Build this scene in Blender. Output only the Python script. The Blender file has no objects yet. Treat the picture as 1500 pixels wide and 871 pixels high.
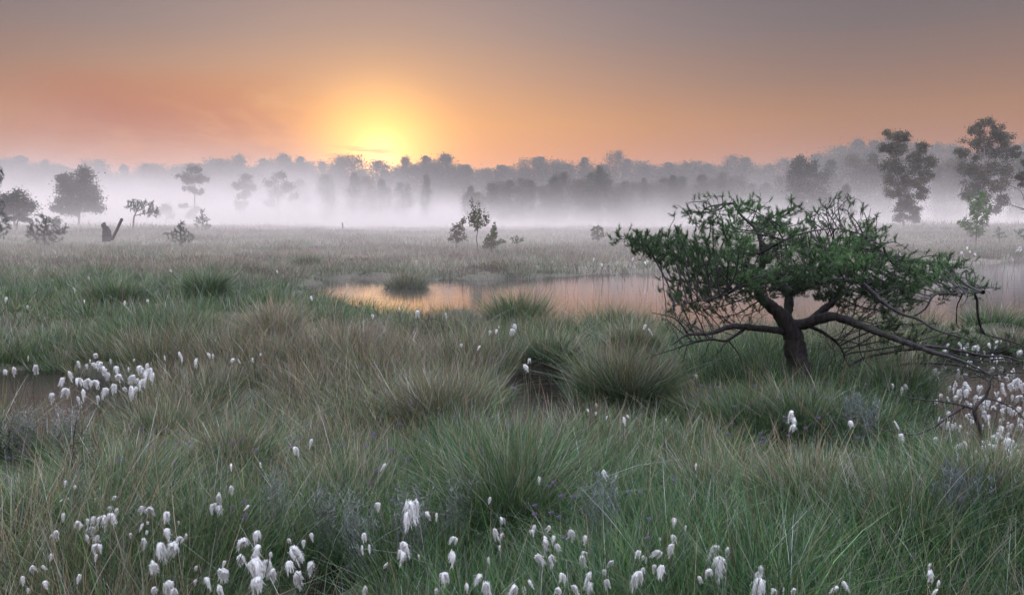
import bpy, math
import numpy as np
from mathutils import Vector, Matrix
PI = math.pi
rad = math.radians
C = bpy.context.scene.collection
scene = bpy.context.scene

# ------------------------------------------------------------------ camera
CAM = np.array([0.0, 0.0, 1.5])
FPX, W, H, HORIZON = 1177.0, 1500.0, 871.0, 322.0
PITCH = math.atan((H/2-HORIZON)/FPX)
cam_d = bpy.data.cameras.new('camera'); cam = bpy.data.objects.new('camera', cam_d); C.objects.link(cam)
cam.location = CAM; cam.rotation_euler = (PI/2-PITCH, 0, 0)
cam_d.sensor_width = 36; cam_d.lens = 36*FPX/W; cam_d.clip_start = 0.05; cam_d.clip_end = 5000
scene.camera = cam

# ------------------------------------------------------------------ view, sky, sun
vs = scene.view_settings
vs.view_transform = 'Standard'; vs.look = 'None'; vs.gamma = 1; vs.exposure = 0.0; vs.use_curve_mapping = False
scene.cycles.use_denoising = True
scene.cycles.denoiser = 'OPENIMAGEDENOISE'; scene.cycles.denoising_input_passes = 'RGB_ALBEDO_NORMAL'; scene.cycles.denoising_prefilter = 'ACCURATE'
scene.cycles.volume_bounces = 2
scene.cycles.max_bounces = 6; scene.cycles.diffuse_bounces = 1; scene.cycles.glossy_bounces = 2
scene.cycles.transmission_bounces = 2; scene.cycles.transparent_max_bounces = 6
scene.cycles.volume_max_steps = 256
scene.cycles.sample_clamp_indirect = 3.0
scene.cycles.caustics_reflective = False; scene.cycles.caustics_refractive = False
SUN_EL, SUN_AZ = rad(4.25), math.atan((560-750)/FPX)          # azimuth from +Y towards +X
SUN = Vector((math.sin(SUN_AZ)*math.cos(SUN_EL), math.cos(SUN_AZ)*math.cos(SUN_EL), math.sin(SUN_EL)))
sd = bpy.data.lights.new('sun', 'SUN'); sd.energy = 0.55; sd.angle = rad(1.0); sd.color = (1.0, 0.55, 0.28); sd.specular_factor = 0.08
so = bpy.data.objects.new('sun', sd); C.objects.link(so)
LAMP = Vector((SUN.x, SUN.y, math.tan(rad(3.2))))
so.rotation_euler = LAMP.to_track_quat('Z', 'Y').to_euler(); so.location = (0, 0, 40)

def srgb(r, g, b, a=1):
    f = lambda c: (c/255/12.92) if c/255 <= 0.04045 else ((c/255+0.055)/1.055)**2.4
    return (f(r), f(g), f(b), a)

class NT:
    """tiny node-tree writer"""
    def __init__(s, tree): s.t = tree; s.n = tree.nodes; s.l = tree.links
    def node(s, kind, **kw):
        n = s.n.new(kind)
        for k, v in kw.items(): setattr(n, k, v)
        return n
    def put(s, sock, v):
        if isinstance(v, bpy.types.NodeSocket): s.l.new(v, sock)
        else: sock.default_value = v
    def m(s, op, a, b=0.0, c=None, clamp=False):
        n = s.node('ShaderNodeMath', operation=op, use_clamp=clamp)
        s.put(n.inputs[0], a); s.put(n.inputs[1], b)
        if c is not None: s.put(n.inputs[2], c)
        return n.outputs[0]
    def vm(s, op, a, b, out=0):
        n = s.node('ShaderNodeVectorMath', operation=op); s.put(n.inputs[0], a); s.put(n.inputs[1], b)
        return n.outputs[out]
    def scale(s, v, f):
        n = s.node('ShaderNodeVectorMath', operation='SCALE'); s.put(n.inputs[0], v); s.put(n.inputs['Scale'], f)
        return n.outputs[0]
    def mix(s, f, a, b, blend='MIX'):
        n = s.node('ShaderNodeMix', data_type='RGBA', blend_type=blend)
        s.put(n.inputs[0], f); s.put(n.inputs[6], a); s.put(n.inputs[7], b); return n.outputs[2]
    def ramp(s, f, stops, interp='LINEAR'):
        n = s.node('ShaderNodeValToRGB'); n.color_ramp.interpolation = interp; e = n.color_ramp.elements
        while len(e) < len(stops): e.new(0.5)
        for i, (p, c) in enumerate(stops): e[i].position = p; e[i].color = c
        s.put(n.inputs[0], f); return n.outputs[0]
    def rng(s, v, a, b, c=0.0, d=1.0, smooth=True):
        n = s.node('ShaderNodeMapRange', interpolation_type='SMOOTHSTEP' if smooth else 'LINEAR')
        s.put(n.inputs[0], v)
        for i, x in enumerate((a, b, c, d)): s.put(n.inputs[i+1], x)
        return n.outputs[0]
    def noise(s, vec, scale, detail=2.0, rough=0.5, dist=0.0):
        n = s.node('ShaderNodeTexNoise'); s.put(n.inputs['Vector'], vec); n.inputs['Scale'].default_value = scale
        n.inputs['Detail'].default_value = detail; n.inputs['Roughness'].default_value = rough
        n.inputs['Distortion'].default_value = dist
        return n.outputs['Fac']
    def mapping(s, vec, scale=(1, 1, 1), loc=(0, 0, 0)):
        n = s.node('ShaderNodeMapping'); s.put(n.inputs['Vector'], vec)
        n.inputs['Scale'].default_value = scale; n.inputs['Location'].default_value = loc
        return n.outputs[0]

world = bpy.data.worlds.new('World'); scene.world = world; world.use_nodes = True
world.cycles.sampling_method = 'AUTOMATIC'
w = NT(world.node_tree); w.n.clear()
dirv = w.vm('NORMALIZE', w.node('ShaderNodeTexCoord').outputs['Generated'], (0, 0, 0))
sep = w.node('ShaderNodeSeparateXYZ'); w.put(sep.inputs[0], dirv)
ez, ex, ey = sep.outputs[2], sep.outputs[0], sep.outputs[1]
wob = w.noise(w.mapping(dirv, (1, 1, 6)), 2.0, 2.0)
ezw = w.m('ADD', ez, w.m('MULTIPLY', w.m('SUBTRACT', wob, 0.5), 0.02))
base = w.ramp(ezw, [
    (0.00, srgb(165, 100, 72)), (0.075, srgb(186, 106, 40)), (0.115, srgb(184, 119, 54)),
    (0.165, srgb(154, 114, 90)), (0.215, srgb(126, 108, 105)), (0.275, srgb(108, 101, 110)),
    (0.36, srgb(172, 165, 180)), (0.60, srgb(208, 210, 222)), (1.0, srgb(212, 218, 235))])
# the sky is duller away from the sun's quarter
az = w.m('ARCTAN2', ex, ey)
azoff = w.m('ABSOLUTE', w.m('SUBTRACT', az, SUN_AZ))
side = w.rng(azoff, 0.06, 0.62, 1.0, 0.55)
low = w.rng(ez, 0.26, 0.5)
side = w.m('MAXIMUM', side, low)
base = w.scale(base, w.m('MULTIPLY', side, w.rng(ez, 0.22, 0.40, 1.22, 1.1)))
# dusky red bank of smoke low beside the sun
rn = w.noise(w.mapping(dirv, (1, 1, 3.5)), 5.0, 4.0, 0.55, 0.3)
m1 = w.m('MULTIPLY', w.rng(az, -0.62, -0.45), w.rng(az, -0.30, -0.20, 1, 0))
m1 = w.m('MULTIPLY', m1, w.m('MULTIPLY', w.rng(ez, 0.03, 0.085), w.rng(ez, 0.11, 0.19, 1, 0)))
m1 = w.m('MULTIPLY', m1, w.rng(rn, 0.22, 0.5))
base = w.mix(w.m('MULTIPLY', m1, 0.95), base, srgb(158, 74, 34))
# sun glow
sdot = w.vm('DOT_PRODUCT', dirv, tuple(SUN), 1)
ang = w.m('ARCCOSINE', w.m('MINIMUM', sdot, 0.9999999))
def glow(width, col, power=2.0):
    g = w.m('EXPONENT', w.m('MULTIPLY', w.m('POWER', w.m('DIVIDE', ang, rad(width)), power), -1.0))
    return w.scale(col, g)
total = w.vm('ADD', base, glow(3.9, (1.05, 0.60, 0.11), 2.2))
total = w.vm('ADD', total, glow(9.0, (0.36, 0.15, 0.01), 1.3))
total = w.vm('ADD', total, glow(1.5, (0.5, 0.45, 0.28), 2.0))
# streak of cloud crossing below the glow
cn = w.noise(w.mapping(dirv, (1, 1, 9)), 14.0, 3.0)
cm = w.m('MULTIPLY', w.rng(az, -0.25, -0.20), w.rng(az, -0.17, -0.12, 1, 0))
cm = w.m('MULTIPLY', cm, w.m('MULTIPLY', w.rng(ez, 0.074, 0.080), w.rng(ez, 0.083, 0.090, 1, 0)))
total = w.mix(w.m('MULTIPLY', cm, w.rng(cn, 0.40, 0.56, 0, 0.6)), total, srgb(190, 120, 80))
# the open sky overhead is far brighter than the murky horizon
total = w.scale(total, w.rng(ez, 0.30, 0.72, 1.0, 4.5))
nish = w.node('ShaderNodeTexSky', sky_type='NISHITA', sun_disc=False, sun_elevation=SUN_EL, sun_rotation=SUN_AZ,
              air_density=1.0, dust_density=2.0)
total = w.vm('ADD', total, w.scale(nish.outputs[0], 0.004))
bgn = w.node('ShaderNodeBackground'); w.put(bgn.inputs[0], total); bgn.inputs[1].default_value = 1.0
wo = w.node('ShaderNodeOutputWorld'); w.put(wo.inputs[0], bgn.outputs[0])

# ------------------------------------------------------------------ helpers
rng = np.random.default_rng(7)
fwd = np.array([0, math.cos(PITCH), -math.sin(PITCH)]); up = np.array([0, math.sin(PITCH), math.cos(PITCH)])
def ray(px, py):
    d = fwd + np.array([1.0, 0, 0])*((px-W/2)/FPX) + up*((H/2-py)/FPX)
    return d/np.linalg.norm(d)
def at_z(px, py, z=0.1):
    d = ray(px, py); return CAM + d*((z-CAM[2])/d[2])
def at_y(px, py, Y):
    d = ray(px, py); return CAM + d*(Y/d[1])
def scale_at(Y): return Y/FPX           # metres per photo pixel at distance Y (approx.)

def hash2(ix, iy, seed):
    n = (ix.astype(np.int64)*374761393 + iy.astype(np.int64)*668265263 + seed*974634777) & 0x7fffffff
    n = ((n ^ (n >> 13))*1274126177) & 0x7fffffff
    return ((n ^ (n >> 16)) & 0xffff)/65535.0
def vnoise(x, y, seed=0):
    x = np.asarray(x, float); y = np.asarray(y, float)
    ix, iy = np.floor(x), np.floor(y); fx, fy = x-ix, y-iy
    fx = fx*fx*(3-2*fx); fy = fy*fy*(3-2*fy)
    a = hash2(ix, iy, seed); b = hash2(ix+1, iy, seed); c = hash2(ix, iy+1, seed); d = hash2(ix+1, iy+1, seed)
    return (a*(1-fx)+b*fx)*(1-fy) + (c*(1-fx)+d*fx)*fy
def fbm(x, y, seed=0, oct=3):
    s, a, t = 0, 0.5, 0
    for k in range(oct):
        s = s + a*vnoise(x*2**k, y*2**k, seed+k); t += a; a *= 0.5
    return s/t
def sstep(x, a, b):
    t = np.clip((x-a)/(b-a), 0, 1); return t*t*(3-2*t)
def sdf(x, y, poly):
    """positive inside, metres"""
    x = np.asarray(x, float); y = np.asarray(y, float)
    p = np.asarray(poly, float); q = np.roll(p, -1, 0)
    best = np.full(x.shape, 1e9); inside = np.zeros(x.shape, bool)
    for (ax, ay), (bx, by) in zip(p, q):
        ex_, ey_ = bx-ax, by-ay; L = ex_*ex_+ey_*ey_+1e-12
        t = np.clip(((x-ax)*ex_+(y-ay)*ey_)/L, 0, 1)
        best = np.minimum(best, (x-ax-t*ex_)**2+(y-ay-t*ey_)**2)
        c = ((ay > y) != (by > y)) & (x < (bx-ax)*(y-ay)/(by-ay+1e-12)+ax)
        inside ^= c
    d = np.sqrt(best); return np.where(inside, d, -d)

ORD = 'first second third fourth fifth sixth seventh eighth ninth tenth eleventh twelfth thirteenth fourteenth fifteenth sixteenth seventeenth eighteenth nineteenth twentieth'.split()
def ordinal(k):
    if k < 20: return ORD[k]
    tens = ['twenty', 'thirty', 'forty', 'fifty', 'sixty'][(k+1)//10-2]; u = (k+1) % 10
    return tens+('th' if not u else '-'+ORD[u-1])
def props(o, label=None, cat=None, group=None, kind=None):
    if label: o['label'] = label
    if cat: o['category'] = cat
    if group: o['group'] = group
    if kind: o['kind'] = kind
    return o
def mesh_np(name, V, F, mat, col=None, smooth=False):
    """V (n,3); F (m,k) of one size, or list of such arrays; col (n,3)"""
    V = np.ascontiguousarray(V, np.float32)
    Fs = F if isinstance(F, list) else [F]
    Fs = [np.asarray(f, np.int32) for f in Fs if len(f)]
    me = bpy.data.meshes.new(name); me.vertices.add(len(V)); me.vertices.foreach_set('co', V.ravel())
    idx = np.concatenate([f.ravel() for f in Fs]); tot = np.concatenate([np.full(len(f), f.shape[1], np.int32) for f in Fs])
    st = np.concatenate([[0], np.cumsum(tot)[:-1]]).astype(np.int32)
    me.loops.add(len(idx)); me.loops.foreach_set('vertex_index', idx)
    me.polygons.add(len(tot)); me.polygons.foreach_set('loop_start', st); me.polygons.foreach_set('loop_total', tot)
    if smooth: me.polygons.foreach_set('use_smooth', np.ones(len(tot), bool))
    me.update(calc_edges=True)
    if col is not None:
        a = me.color_attributes.new('tint', 'FLOAT_COLOR', 'POINT')
        a.data.foreach_set('color', np.concatenate([np.clip(col, 0, 1), np.ones((len(V), 1))], 1).astype(np.float32).ravel())
    me.materials.append(mat); return me
def link(name, me, parent=None, loc=(0, 0, 0)):
    o = bpy.data.objects.new(name, me); C.objects.link(o); o.location = loc
    if parent is not None: o.parent = parent
    return o
def thing(name, loc, label, cat, group=None, rz=0, s=1):
    o = bpy.data.objects.new(name, None); C.objects.link(o); o.location = loc
    o.rotation_euler = (0, 0, rz); o.scale = (s, s, s); o.empty_display_size = .1
    return props(o, label, cat, group)
def copy_tree(root, loc, rz, s, label=None, group=None, squash=1.0):
    r = root.copy(); C.objects.link(r); r.location = loc; r.rotation_euler = (0, 0, rz); r.scale = (s, s, s*squash)
    if label: r['label'] = label
    if group: r['group'] = group
    for ch in list(root.children):
        c = ch.copy(); C.objects.link(c); c.parent = r
    return r

# ------------------------------------------------------------------ materials
def new_mat(name):
    m = bpy.data.materials.new(name); m.use_nodes = True; t = NT(m.node_tree); t.n.clear()
    return m, t, t.node('ShaderNodeOutputMaterial')
def leaf_mat(name, rough=0.55, trans=0.3, spec=0.3, tgain=1.3):
    m, t, out = new_mat(name)
    a = t.node('ShaderNodeVertexColor', layer_name='tint').outputs[0]
    p = t.node('ShaderNodeBsdfPrincipled'); t.put(p.inputs['Base Color'], a)
    p.inputs['Roughness'].default_value = rough; p.inputs['Specular IOR Level'].default_value = spec
    tr = t.node('ShaderNodeBsdfTranslucent'); t.put(tr.inputs[0], t.scale(a, tgain))
    mx = t.node('ShaderNodeMixShader'); mx.inputs[0].default_value = trans
    t.put(mx.inputs[1], p.outputs[0]); t.put(mx.inputs[2], tr.outputs[0]); t.put(out.inputs[0], mx.outputs[0])
    return m
M_grass = leaf_mat('grass_blades', 0.5, 0.16, 0.18, 1.2)
M_leaf = leaf_mat('leaves', 0.6, 0.25, 0.15)
M_needle = leaf_mat('pine_needles', 0.5, 0.15, 0.35)
def bark_mat(name, c1, c2, scale=30, moss=None):
    m, t, out = new_mat(name)
    tc = t.node('ShaderNodeTexCoord').outputs['Object']
    n = t.noise(t.mapping(tc, (1, 1, 0.35)), scale, 5.0, 0.65)
    col = t.ramp(n, [(0.35, c1), (0.65, c2)])
    if moss:
        n2 = t.noise(tc, 6.0, 4.0, 0.6); col = t.mix(t.rng(n2, 0.52, 0.66, 0, 0.8), col, moss)
    p = t.node('ShaderNodeBsdfPrincipled'); t.put(p.inputs['Base Color'], col)
    p.inputs['Roughness'].default_value = 0.75; p.inputs['Specular IOR Level'].default_value = 0.3
    b = t.node('ShaderNodeBump'); b.inputs['Strength'].default_value = 0.8; b.inputs['Distance'].default_value = 0.02
    t.put(b.inputs['Height'], n); t.put(p.inputs['Normal'], b.outputs[0]); t.put(out.inputs[0], p.outputs[0])
    return m
M_bark = bark_mat('pine_bark', (0.010, 0.009, 0.010, 1), (0.050, 0.046, 0.052, 1), 34, (0.03, 0.036, 0.022, 1))
M_bark_far = bark_mat('tree_bark', (0.03, 0.028, 0.026, 1), (0.09, 0.08, 0.075, 1), 4)
M_birch = bark_mat('birch_bark', (0.10, 0.09, 0.08, 1), (0.35, 0.33, 0.32, 1), 3)
M_dead = bark_mat('dead_wood', (0.02, 0.016, 0.014, 1), (0.07, 0.055, 0.05, 1), 22, (0.09, 0.095, 0.08, 1))
def cotton_mat():
    m, t, out = new_mat('cotton_fluff')
    tc = t.node('ShaderNodeTexCoord').outputs['Object']
    n = t.noise(t.mapping(tc, (1, 1, 0.25)), 420.0, 3.0, 0.6)
    n2 = t.noise(tc, 90.0, 2.0)
    col = t.ramp(n, [(0.3, (0.82, 0.83, 0.86, 1)), (0.6, (0.95, 0.955, 0.965, 1))])
    col = t.mix(t.rng(n2, 0.62, 0.75, 0, 0.5), col, (0.42, 0.33, 0.26, 1))
    p = t.node('ShaderNodeBsdfPrincipled'); t.put(p.inputs['Base Color'], col)
    p.inputs['Roughness'].default_value = 0.9; p.inputs['Specular IOR Level'].default_value = 0.1
    b = t.node('ShaderNodeBump'); b.inputs['Strength'].default_value = 0.7; b.inputs['Distance'].default_value = 0.004
    t.put(b.inputs['Height'], n); t.put(p.inputs['Normal'], b.outputs[0])
    tr = t.node('ShaderNodeBsdfTranslucent'); t.put(tr.inputs[0], col)
    mx = t.node('ShaderNodeMixShader'); mx.inputs[0].default_value = 0.35
    t.put(mx.inputs[1], p.outputs[0]); t.put(mx.inputs[2], tr.outputs[0]); t.put(out.inputs[0], mx.outputs[0])
    return m
M_cotton = cotton_mat()

def ground_mat():
    m, t, out = new_mat('peat_ground')
    pos = t.node('ShaderNodeNewGeometry').outputs['Position']
    n = t.noise(pos, 3.5, 6.0, 0.65); n2 = t.noise(pos, 0.35, 4.0, 0.6); n3 = t.noise(pos, 30, 3.0, 0.6)
    c = t.ramp(n, [(0.3, (0.018, 0.015, 0.012, 1)), (0.5, (0.035, 0.04, 0.022, 1)), (0.7, (0.07, 0.06, 0.045, 1))])
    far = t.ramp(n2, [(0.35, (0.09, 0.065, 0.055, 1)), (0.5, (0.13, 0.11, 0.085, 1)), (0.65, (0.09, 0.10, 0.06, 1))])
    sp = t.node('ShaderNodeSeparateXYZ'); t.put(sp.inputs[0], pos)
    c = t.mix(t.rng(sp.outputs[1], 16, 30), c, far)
    p = t.node('ShaderNodeBsdfPrincipled'); t.put(p.inputs['Base Color'], c); p.inputs['Roughness'].default_value = 0.9
    b = t.node('ShaderNodeBump'); b.inputs['Strength'].default_value = 0.7; b.inputs['Distance'].default_value = 0.03
    t.put(b.inputs['Height'], n3); t.put(p.inputs['Normal'], b.outputs[0]); t.put(out.inputs[0], p.outputs[0])
    return m
def water_mat():
    m, t, out = new_mat('bog_water')
    pos = t.node('ShaderNodeNewGeometry').outputs['Position']
    p = t.node('ShaderNodeBsdfPrincipled'); p.inputs['Base Color'].default_value = (0.012, 0.010, 0.009, 1)
    sy = t.node('ShaderNodeSeparateXYZ'); t.put(sy.inputs[0], pos); t.put(p.inputs['Roughness'], t.rng(sy.outputs[1], 8.0, 13.0, 0.12, 0.03)); p.inputs['IOR'].default_value = 1.65
    n = t.noise(t.mapping(pos, (1, 3.0, 1)), 2.2, 3.0, 0.5); n2 = t.noise(t.mapping(pos, (1, 2, 1)), 14, 2.0)
    b = t.node('ShaderNodeBump'); b.inputs['Strength'].default_value = 0.25; b.inputs['Distance'].default_value = 0.012
    t.put(b.inputs['Height'], t.m('ADD', n, t.m('MULTIPLY', n2, t.rng(sy.outputs[1], 8.0, 13.0, 1.6, 0.12)))); t.put(p.inputs['Normal'], b.outputs[0])
    t.put(out.inputs[0], p.outputs[0]); return m

# ------------------------------------------------------------------ terrain
def px_poly(pts, z=0.0): return [tuple(at_z(a, b, z)[:2]) for a, b in pts]
POND = px_poly([(468, 420), (505, 411), (560, 410), (650, 411), (760, 410), (850, 405), (980, 400), (1100, 396), (1300, 391),
                (1420, 387), (1560, 383), (1700, 386), (1680, 430), (1560, 455), (1490, 462), (1440, 478), (1380, 487), (1300, 492), (1230, 493),
                (1150, 494), (1060, 502), (990, 505), (940, 482), (880, 476), (800, 478), (740, 472), (680, 462), (620, 464), (560, 460), (490, 448)])
INLET = px_poly([(1372, 522), (1430, 502), (1520, 496), (1680, 505), (1700, 700), (1560, 735), (1480, 722), (1420, 700), (1385, 650), (1350, 590)])
DARKPOOL = px_poly([(-80, 560), (0, 548), (90, 552), (175, 565), (190, 595), (150, 640), (120, 668), (40, 672), (-60, 650)])
TRICKLE = px_poly([(765, 552), (808, 556), (826, 600), (822, 664), (788, 690), (756, 660), (752, 600)])
LAKE = [(-62, 150), (-40, 139), (0, 136), (40, 138), (70, 146), (95, 165), (80, 178), (20, 184), (-50, 178)]
POOLS = [(POND, 0.6), (INLET, 0.3), (DARKPOOL, 0.3), (TRICKLE, 0.15), (LAKE, 3.0)]
def pool_sdf(x, y):
    x = np.asarray(x, float); y = np.asarray(y, float)
    d = np.full(x.shape, -99.0)
    wobx = x + (vnoise(x*1.7, y*1.7, 40)-0.5)*0.35*np.clip(y/10, .4, 3); woby = y + (vnoise(x*1.3, y*1.3, 41)-0.5)*0.35*np.clip(y/10, .4, 3)
    for p, e in POOLS: d = np.maximum(d, sdf(wobx, woby, p))
    return d
MOUNDS = []           # (x, y, radius, height)
def height(x, y, pd=None):
    x = np.asarray(x, float); y = np.asarray(y, float)
    if pd is None: pd = pool_sdf(x, y)
    h = 0.04 + 0.40*(fbm(x*1.25, y*1.25, 3, 2)-0.40)*(1-.5*sstep(y, 12, 25)) + 0.16*(fbm(x*.22, y*.22, 9)-0.4)*sstep(y, 8, 30)
    h = h + .35*(fbm(x*.09, y*.09, 66)-.5)*sstep(y, 25, 60)
    h = h + 0.5*sstep(y, 40, 110)*sstep(x, 20, 60) + 0.25*sstep(y, 40, 110)*sstep(-x, 15, 50)
    for mx, my, r, mh in MOUNDS:
        h = h + mh*np.exp(-((x-mx)**2+(y-my)**2)/(r*r))
    soft = np.clip(y*0.03, 0.12, 2.0)
    k = sstep(pd, -soft, soft*0.3)
    return h*(1-k) + (-0.35)*k

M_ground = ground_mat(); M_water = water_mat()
TUSSOCKS = [  # photo px of the base centre, dome width px, dome height px, greenness, label words
    (755, 478, 96, 66, 0.75, 'round dark green grass tussock standing against the pale pond, dome shaped'),
    (812, 532, 110, 52, 0.70, 'green tussock with straw tips behind the small gleaming trickle'),
    (925, 520, 95, 58, 0.55, 'pale green tussock between the pond shore and the low pine branches'),
    (470, 482, 90, 34, 0.8, 'green tussock at the pond edge below the orange reflection of the sun'),
    (300, 440, 75, 50, 0.85, 'upright dark green tussock on the open heath below the dwarf spruce'),
    (170, 447, 120, 40, 0.85, 'wide flat green tussock on the heath in line with the broken stump'),
    (450, 395, 55, 24, 0.6, 'faint green tussock in the misty heath beyond the pond end'),
    (600, 412, 90, 26, 0.35, 'low greyish tussock at the far pond shore below the sun'),
    (238, 628, 130, 75, 0.8, 'green tussock just beside the clump of cotton grass in the dark pool'),
    (1095, 632, 150, 80, 0.95, 'deep green tussock growing in front of the leaning pine trunk'),
    (1405, 500, 70, 34, 0.6, 'low green tussock on the strip between the pond and the cotton grass pool'),
    (1482, 502, 70, 34, 0.55, 'low pale tussock at the frame edge between the pond and the cotton grass pool'),
    (1172, 640, 110, 92, 0.85, 'green tussock hiding the foot of the leaning pine trunk'),
    (1240, 645, 170, 85, 0.95, 'large dark green tussock under the hanging pine limb'),
    (1315, 600, 110, 55, 0.9, 'shaded green tussock beneath the tip of the long pine limb'),
    (1030, 605, 120, 60, 0.75, 'mid green tussock below the bare lower pine branch'),
    (900, 590, 170, 85, 0.55, 'broad tussock with bleached tips beside the gleaming trickle'),
    (650, 610, 200, 90, 0.45, 'broad greyish tussock facing the trickle on its stump side'),
    (405, 520, 70, 70, 0.25, 'reddish brown tussock of upright dead stalks amid paler grass'),
    (1455, 472, 90, 45, 0.65, 'green tussock on the pond shore above the cotton grass pool'),
    (1320, 800, 190, 110, 0.75, 'big green tussock beside the three wet cotton tufts at the bottom edge'),
    (1180, 760, 190, 100, 0.5, 'straw tipped tussock in front of the cotton grass pool and pine'),
    (1040, 730, 170, 95, 0.65, 'tall green tussock directly above the biggest cotton tuft'),
    (760, 770, 230, 120, 0.8, 'large fresh green tussock in the middle of the front grass'),
    (180, 740, 230, 120, 0.85, 'large green tussock behind the curved row of cotton tufts'),
    (500, 720, 180, 100, 0.6, 'green tussock between the dead heather bush and the grey bog myrtle'),
    (60, 800, 180, 110, 0.8, 'dark green tussock in the bottom corner below the dark pool'),
    (1450, 800, 150, 130, 0.7, 'tall green tussock in the bottom corner below the cotton grass pool'),
    (330, 690, 180, 90, 0.7, 'olive green tussock behind the single big cotton tuft'),
    (1365, 420, 0, 0, 0, ''),
]
TUSSOCKS = [t for t in TUSSOCKS if t[2]]
tus = []
for (px, py, wpx, hpx, g, lab) in TUSSOCKS:
    p = at_z(px, py, 0.12); s = scale_at(p[1])
    tus.append((p[0], p[1], wpx*s*0.5, hpx*s, g, lab))
    if px not in (1455, 1405, 1482): MOUNDS.append((p[0], p[1], wpx*s*0.35, min(0.16, hpx*s*0.3)))
TREE_BASE = at_z(1168, 590, 0.12)
MOUNDS.append((TREE_BASE[0], TREE_BASE[1], 0.8, 0.10))

def build_ground():
    ys = np.concatenate([np.linspace(-6, 1, 12), 1+np.linspace(0, 1, 330)[1:]**2.4*190, np.linspace(200, 640, 24)[1:]])
    us = np.linspace(-1, 1, 300); us = np.sign(us)*np.abs(us)**1.15
    Y, U = np.meshgrid(ys, us, indexing='ij')
    X = U*(6+np.maximum(Y, 0)*0.95)
    X[Y > 200] = (U*(6+200*0.95)*1.0)[Y > 200]*(1+ (Y[Y > 200]-200)/200)
    Z = height(X, Y); Z[Y < 1] = 0.08
    V = np.stack([X, Y, Z], -1).reshape(-1, 3); a, b = Y.shape
    i = np.arange(a*b).reshape(a, b); F = np.stack([i[:-1, :-1], i[:-1, 1:], i[1:, 1:], i[1:, :-1]], -1).reshape(-1, 4)
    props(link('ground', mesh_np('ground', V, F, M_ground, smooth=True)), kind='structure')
    V = np.array([(-120, 1.5, 0), (120, 1.5, 0), (120, 215, 0), (-120, 215, 0)], float)
    props(link('water', mesh_np('water', V, np.array([[0, 1, 2, 3]]), M_water)), kind='structure')
build_ground()

# ------------------------------------------------------------------ grass blades
def blades(P, L, lean, leanamt, width, cb, ct, bend, lv=3, head=None, bias=None):
    """P (n,3) roots; lean (n,) heading; leanamt (n,) rad; returns V,F,col"""
    n = len(P); t = np.linspace(0, 1, lv+1)[None, :, None]
    d = np.stack([np.cos(lean)*np.sin(leanamt), np.sin(lean)*np.sin(leanamt), np.cos(leanamt)], -1)
    if bias is not None: d[:, :2] += bias; d /= np.linalg.norm(d, axis=1)[:, None]
    d = d[:, None, :]
    o = np.stack([np.cos(lean), np.sin(lean), -0.35*np.ones(n)], -1)[:, None, :]
    L_ = L[:, None, None]; pos = P[:, None, :] + L_*(t*d + (t**2.2)*bend[:, None, None]*o)
    # blade faces roughly any way
    tw = rng.uniform(0, PI, n); s = np.stack([np.cos(tw), np.sin(tw), np.zeros(n)], -1)[:, None, :]
    wt = (1-t**1.6)*0.92+0.08
    if head is not None: wt = np.where(t > 0.72, wt+head[:, None, None]*np.sin(np.clip((t-0.72)/0.28, 0, 1)*PI), wt)
    hw = width[:, None, None]*0.5*wt
    A = pos-s*hw; B = pos+s*hw
    V = np.stack([A, B], 2).reshape(n, (lv+1)*2, 3)
    k = np.arange(lv)*2; f = np.stack([k, k+1, k+3, k+2], -1)[None]
    F = (f + (np.arange(n)*(lv+1)*2)[:, None, None]).reshape(-1, 4)
    tc = np.repeat(t[:, :, 0], 2, 1)[..., None]
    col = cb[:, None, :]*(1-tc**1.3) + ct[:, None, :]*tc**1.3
    col = np.broadcast_to(col, (n, (lv+1)*2, 3))
    return V.reshape(-1, 3), F, col.reshape(-1, 3)
def join(parts):
    V, F, K, o = [], [], [], 0
    for v, f, c in parts: V.append(v); F.append(f+o); K.append(c); o += len(v)
    return np.concatenate(V), np.concatenate(F), np.concatenate(K)

GREEN = np.array([[0.009, 0.050, 0.013], [0.017, 0.080, 0.018], [0.037, 0.110, 0.020], [0.012, 0.062, 0.026], [0.058, 0.122, 0.027]])
STRAW = np.array([[0.32, 0.24, 0.16], [0.21, 0.11, 0.075], [0.42, 0.34, 0.25], [0.16, 0.17, 0.09], [0.32, 0.27, 0.25]])
DEW = np.array([0.42, 0.45, 0.46])
patches = [(at_z(a, b, .1)[:2], r, g) for a, b, r, g in [
    (200, 430, 3.5, .4), (400, 430, 3, .3), (560, 450, 1.5, .3), (1170, 580, 1.5, .45), (1290, 620, 1.0, .4), (1050, 560, .9, .3),
    (760, 760, .6, .3), (180, 720, .7, .35), (100, 780, .6, .3), (1000, 760, .6, .3), (1350, 790, .6, .3), (1400, 640, .6, .3), (900, 810, .6, .25), (600, 820, .7, .2), (350, 830, .6, .2),
    (300, 480, 2.2, -.15), (700, 540, 1.0, -.12), (450, 560, 1.1, -.1), (820, 650, .5, -.3), (1050, 690, .6, -.3), (600, 640, .6, -.2), (950, 600, .6, -.12),
    (700, 380, 10, -.35), (350, 345, 45, -.3), (1400, 350, 20, .05), (100, 375, 12, .0), (0, 470, 2, -.1), (420, 510, .6, -.3), (160, 640, .5, -.2)]]
def greenness(x, y):
    g = 0.62 + .12*sstep(-y, -5.0, -3.0) - .2*sstep(y, 20, 32) + 1.7*(fbm(x*.55+3, y*.55, 21)-.5) + 0.5*(vnoise(x*2.6, y*2.6, 77)-.5)
    for (c, r, a) in patches: g = g + a*np.exp(-((x-c[0])**2+(y-c[1])**2)/(r*r))
    return np.clip(g, 0, 1)
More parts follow.
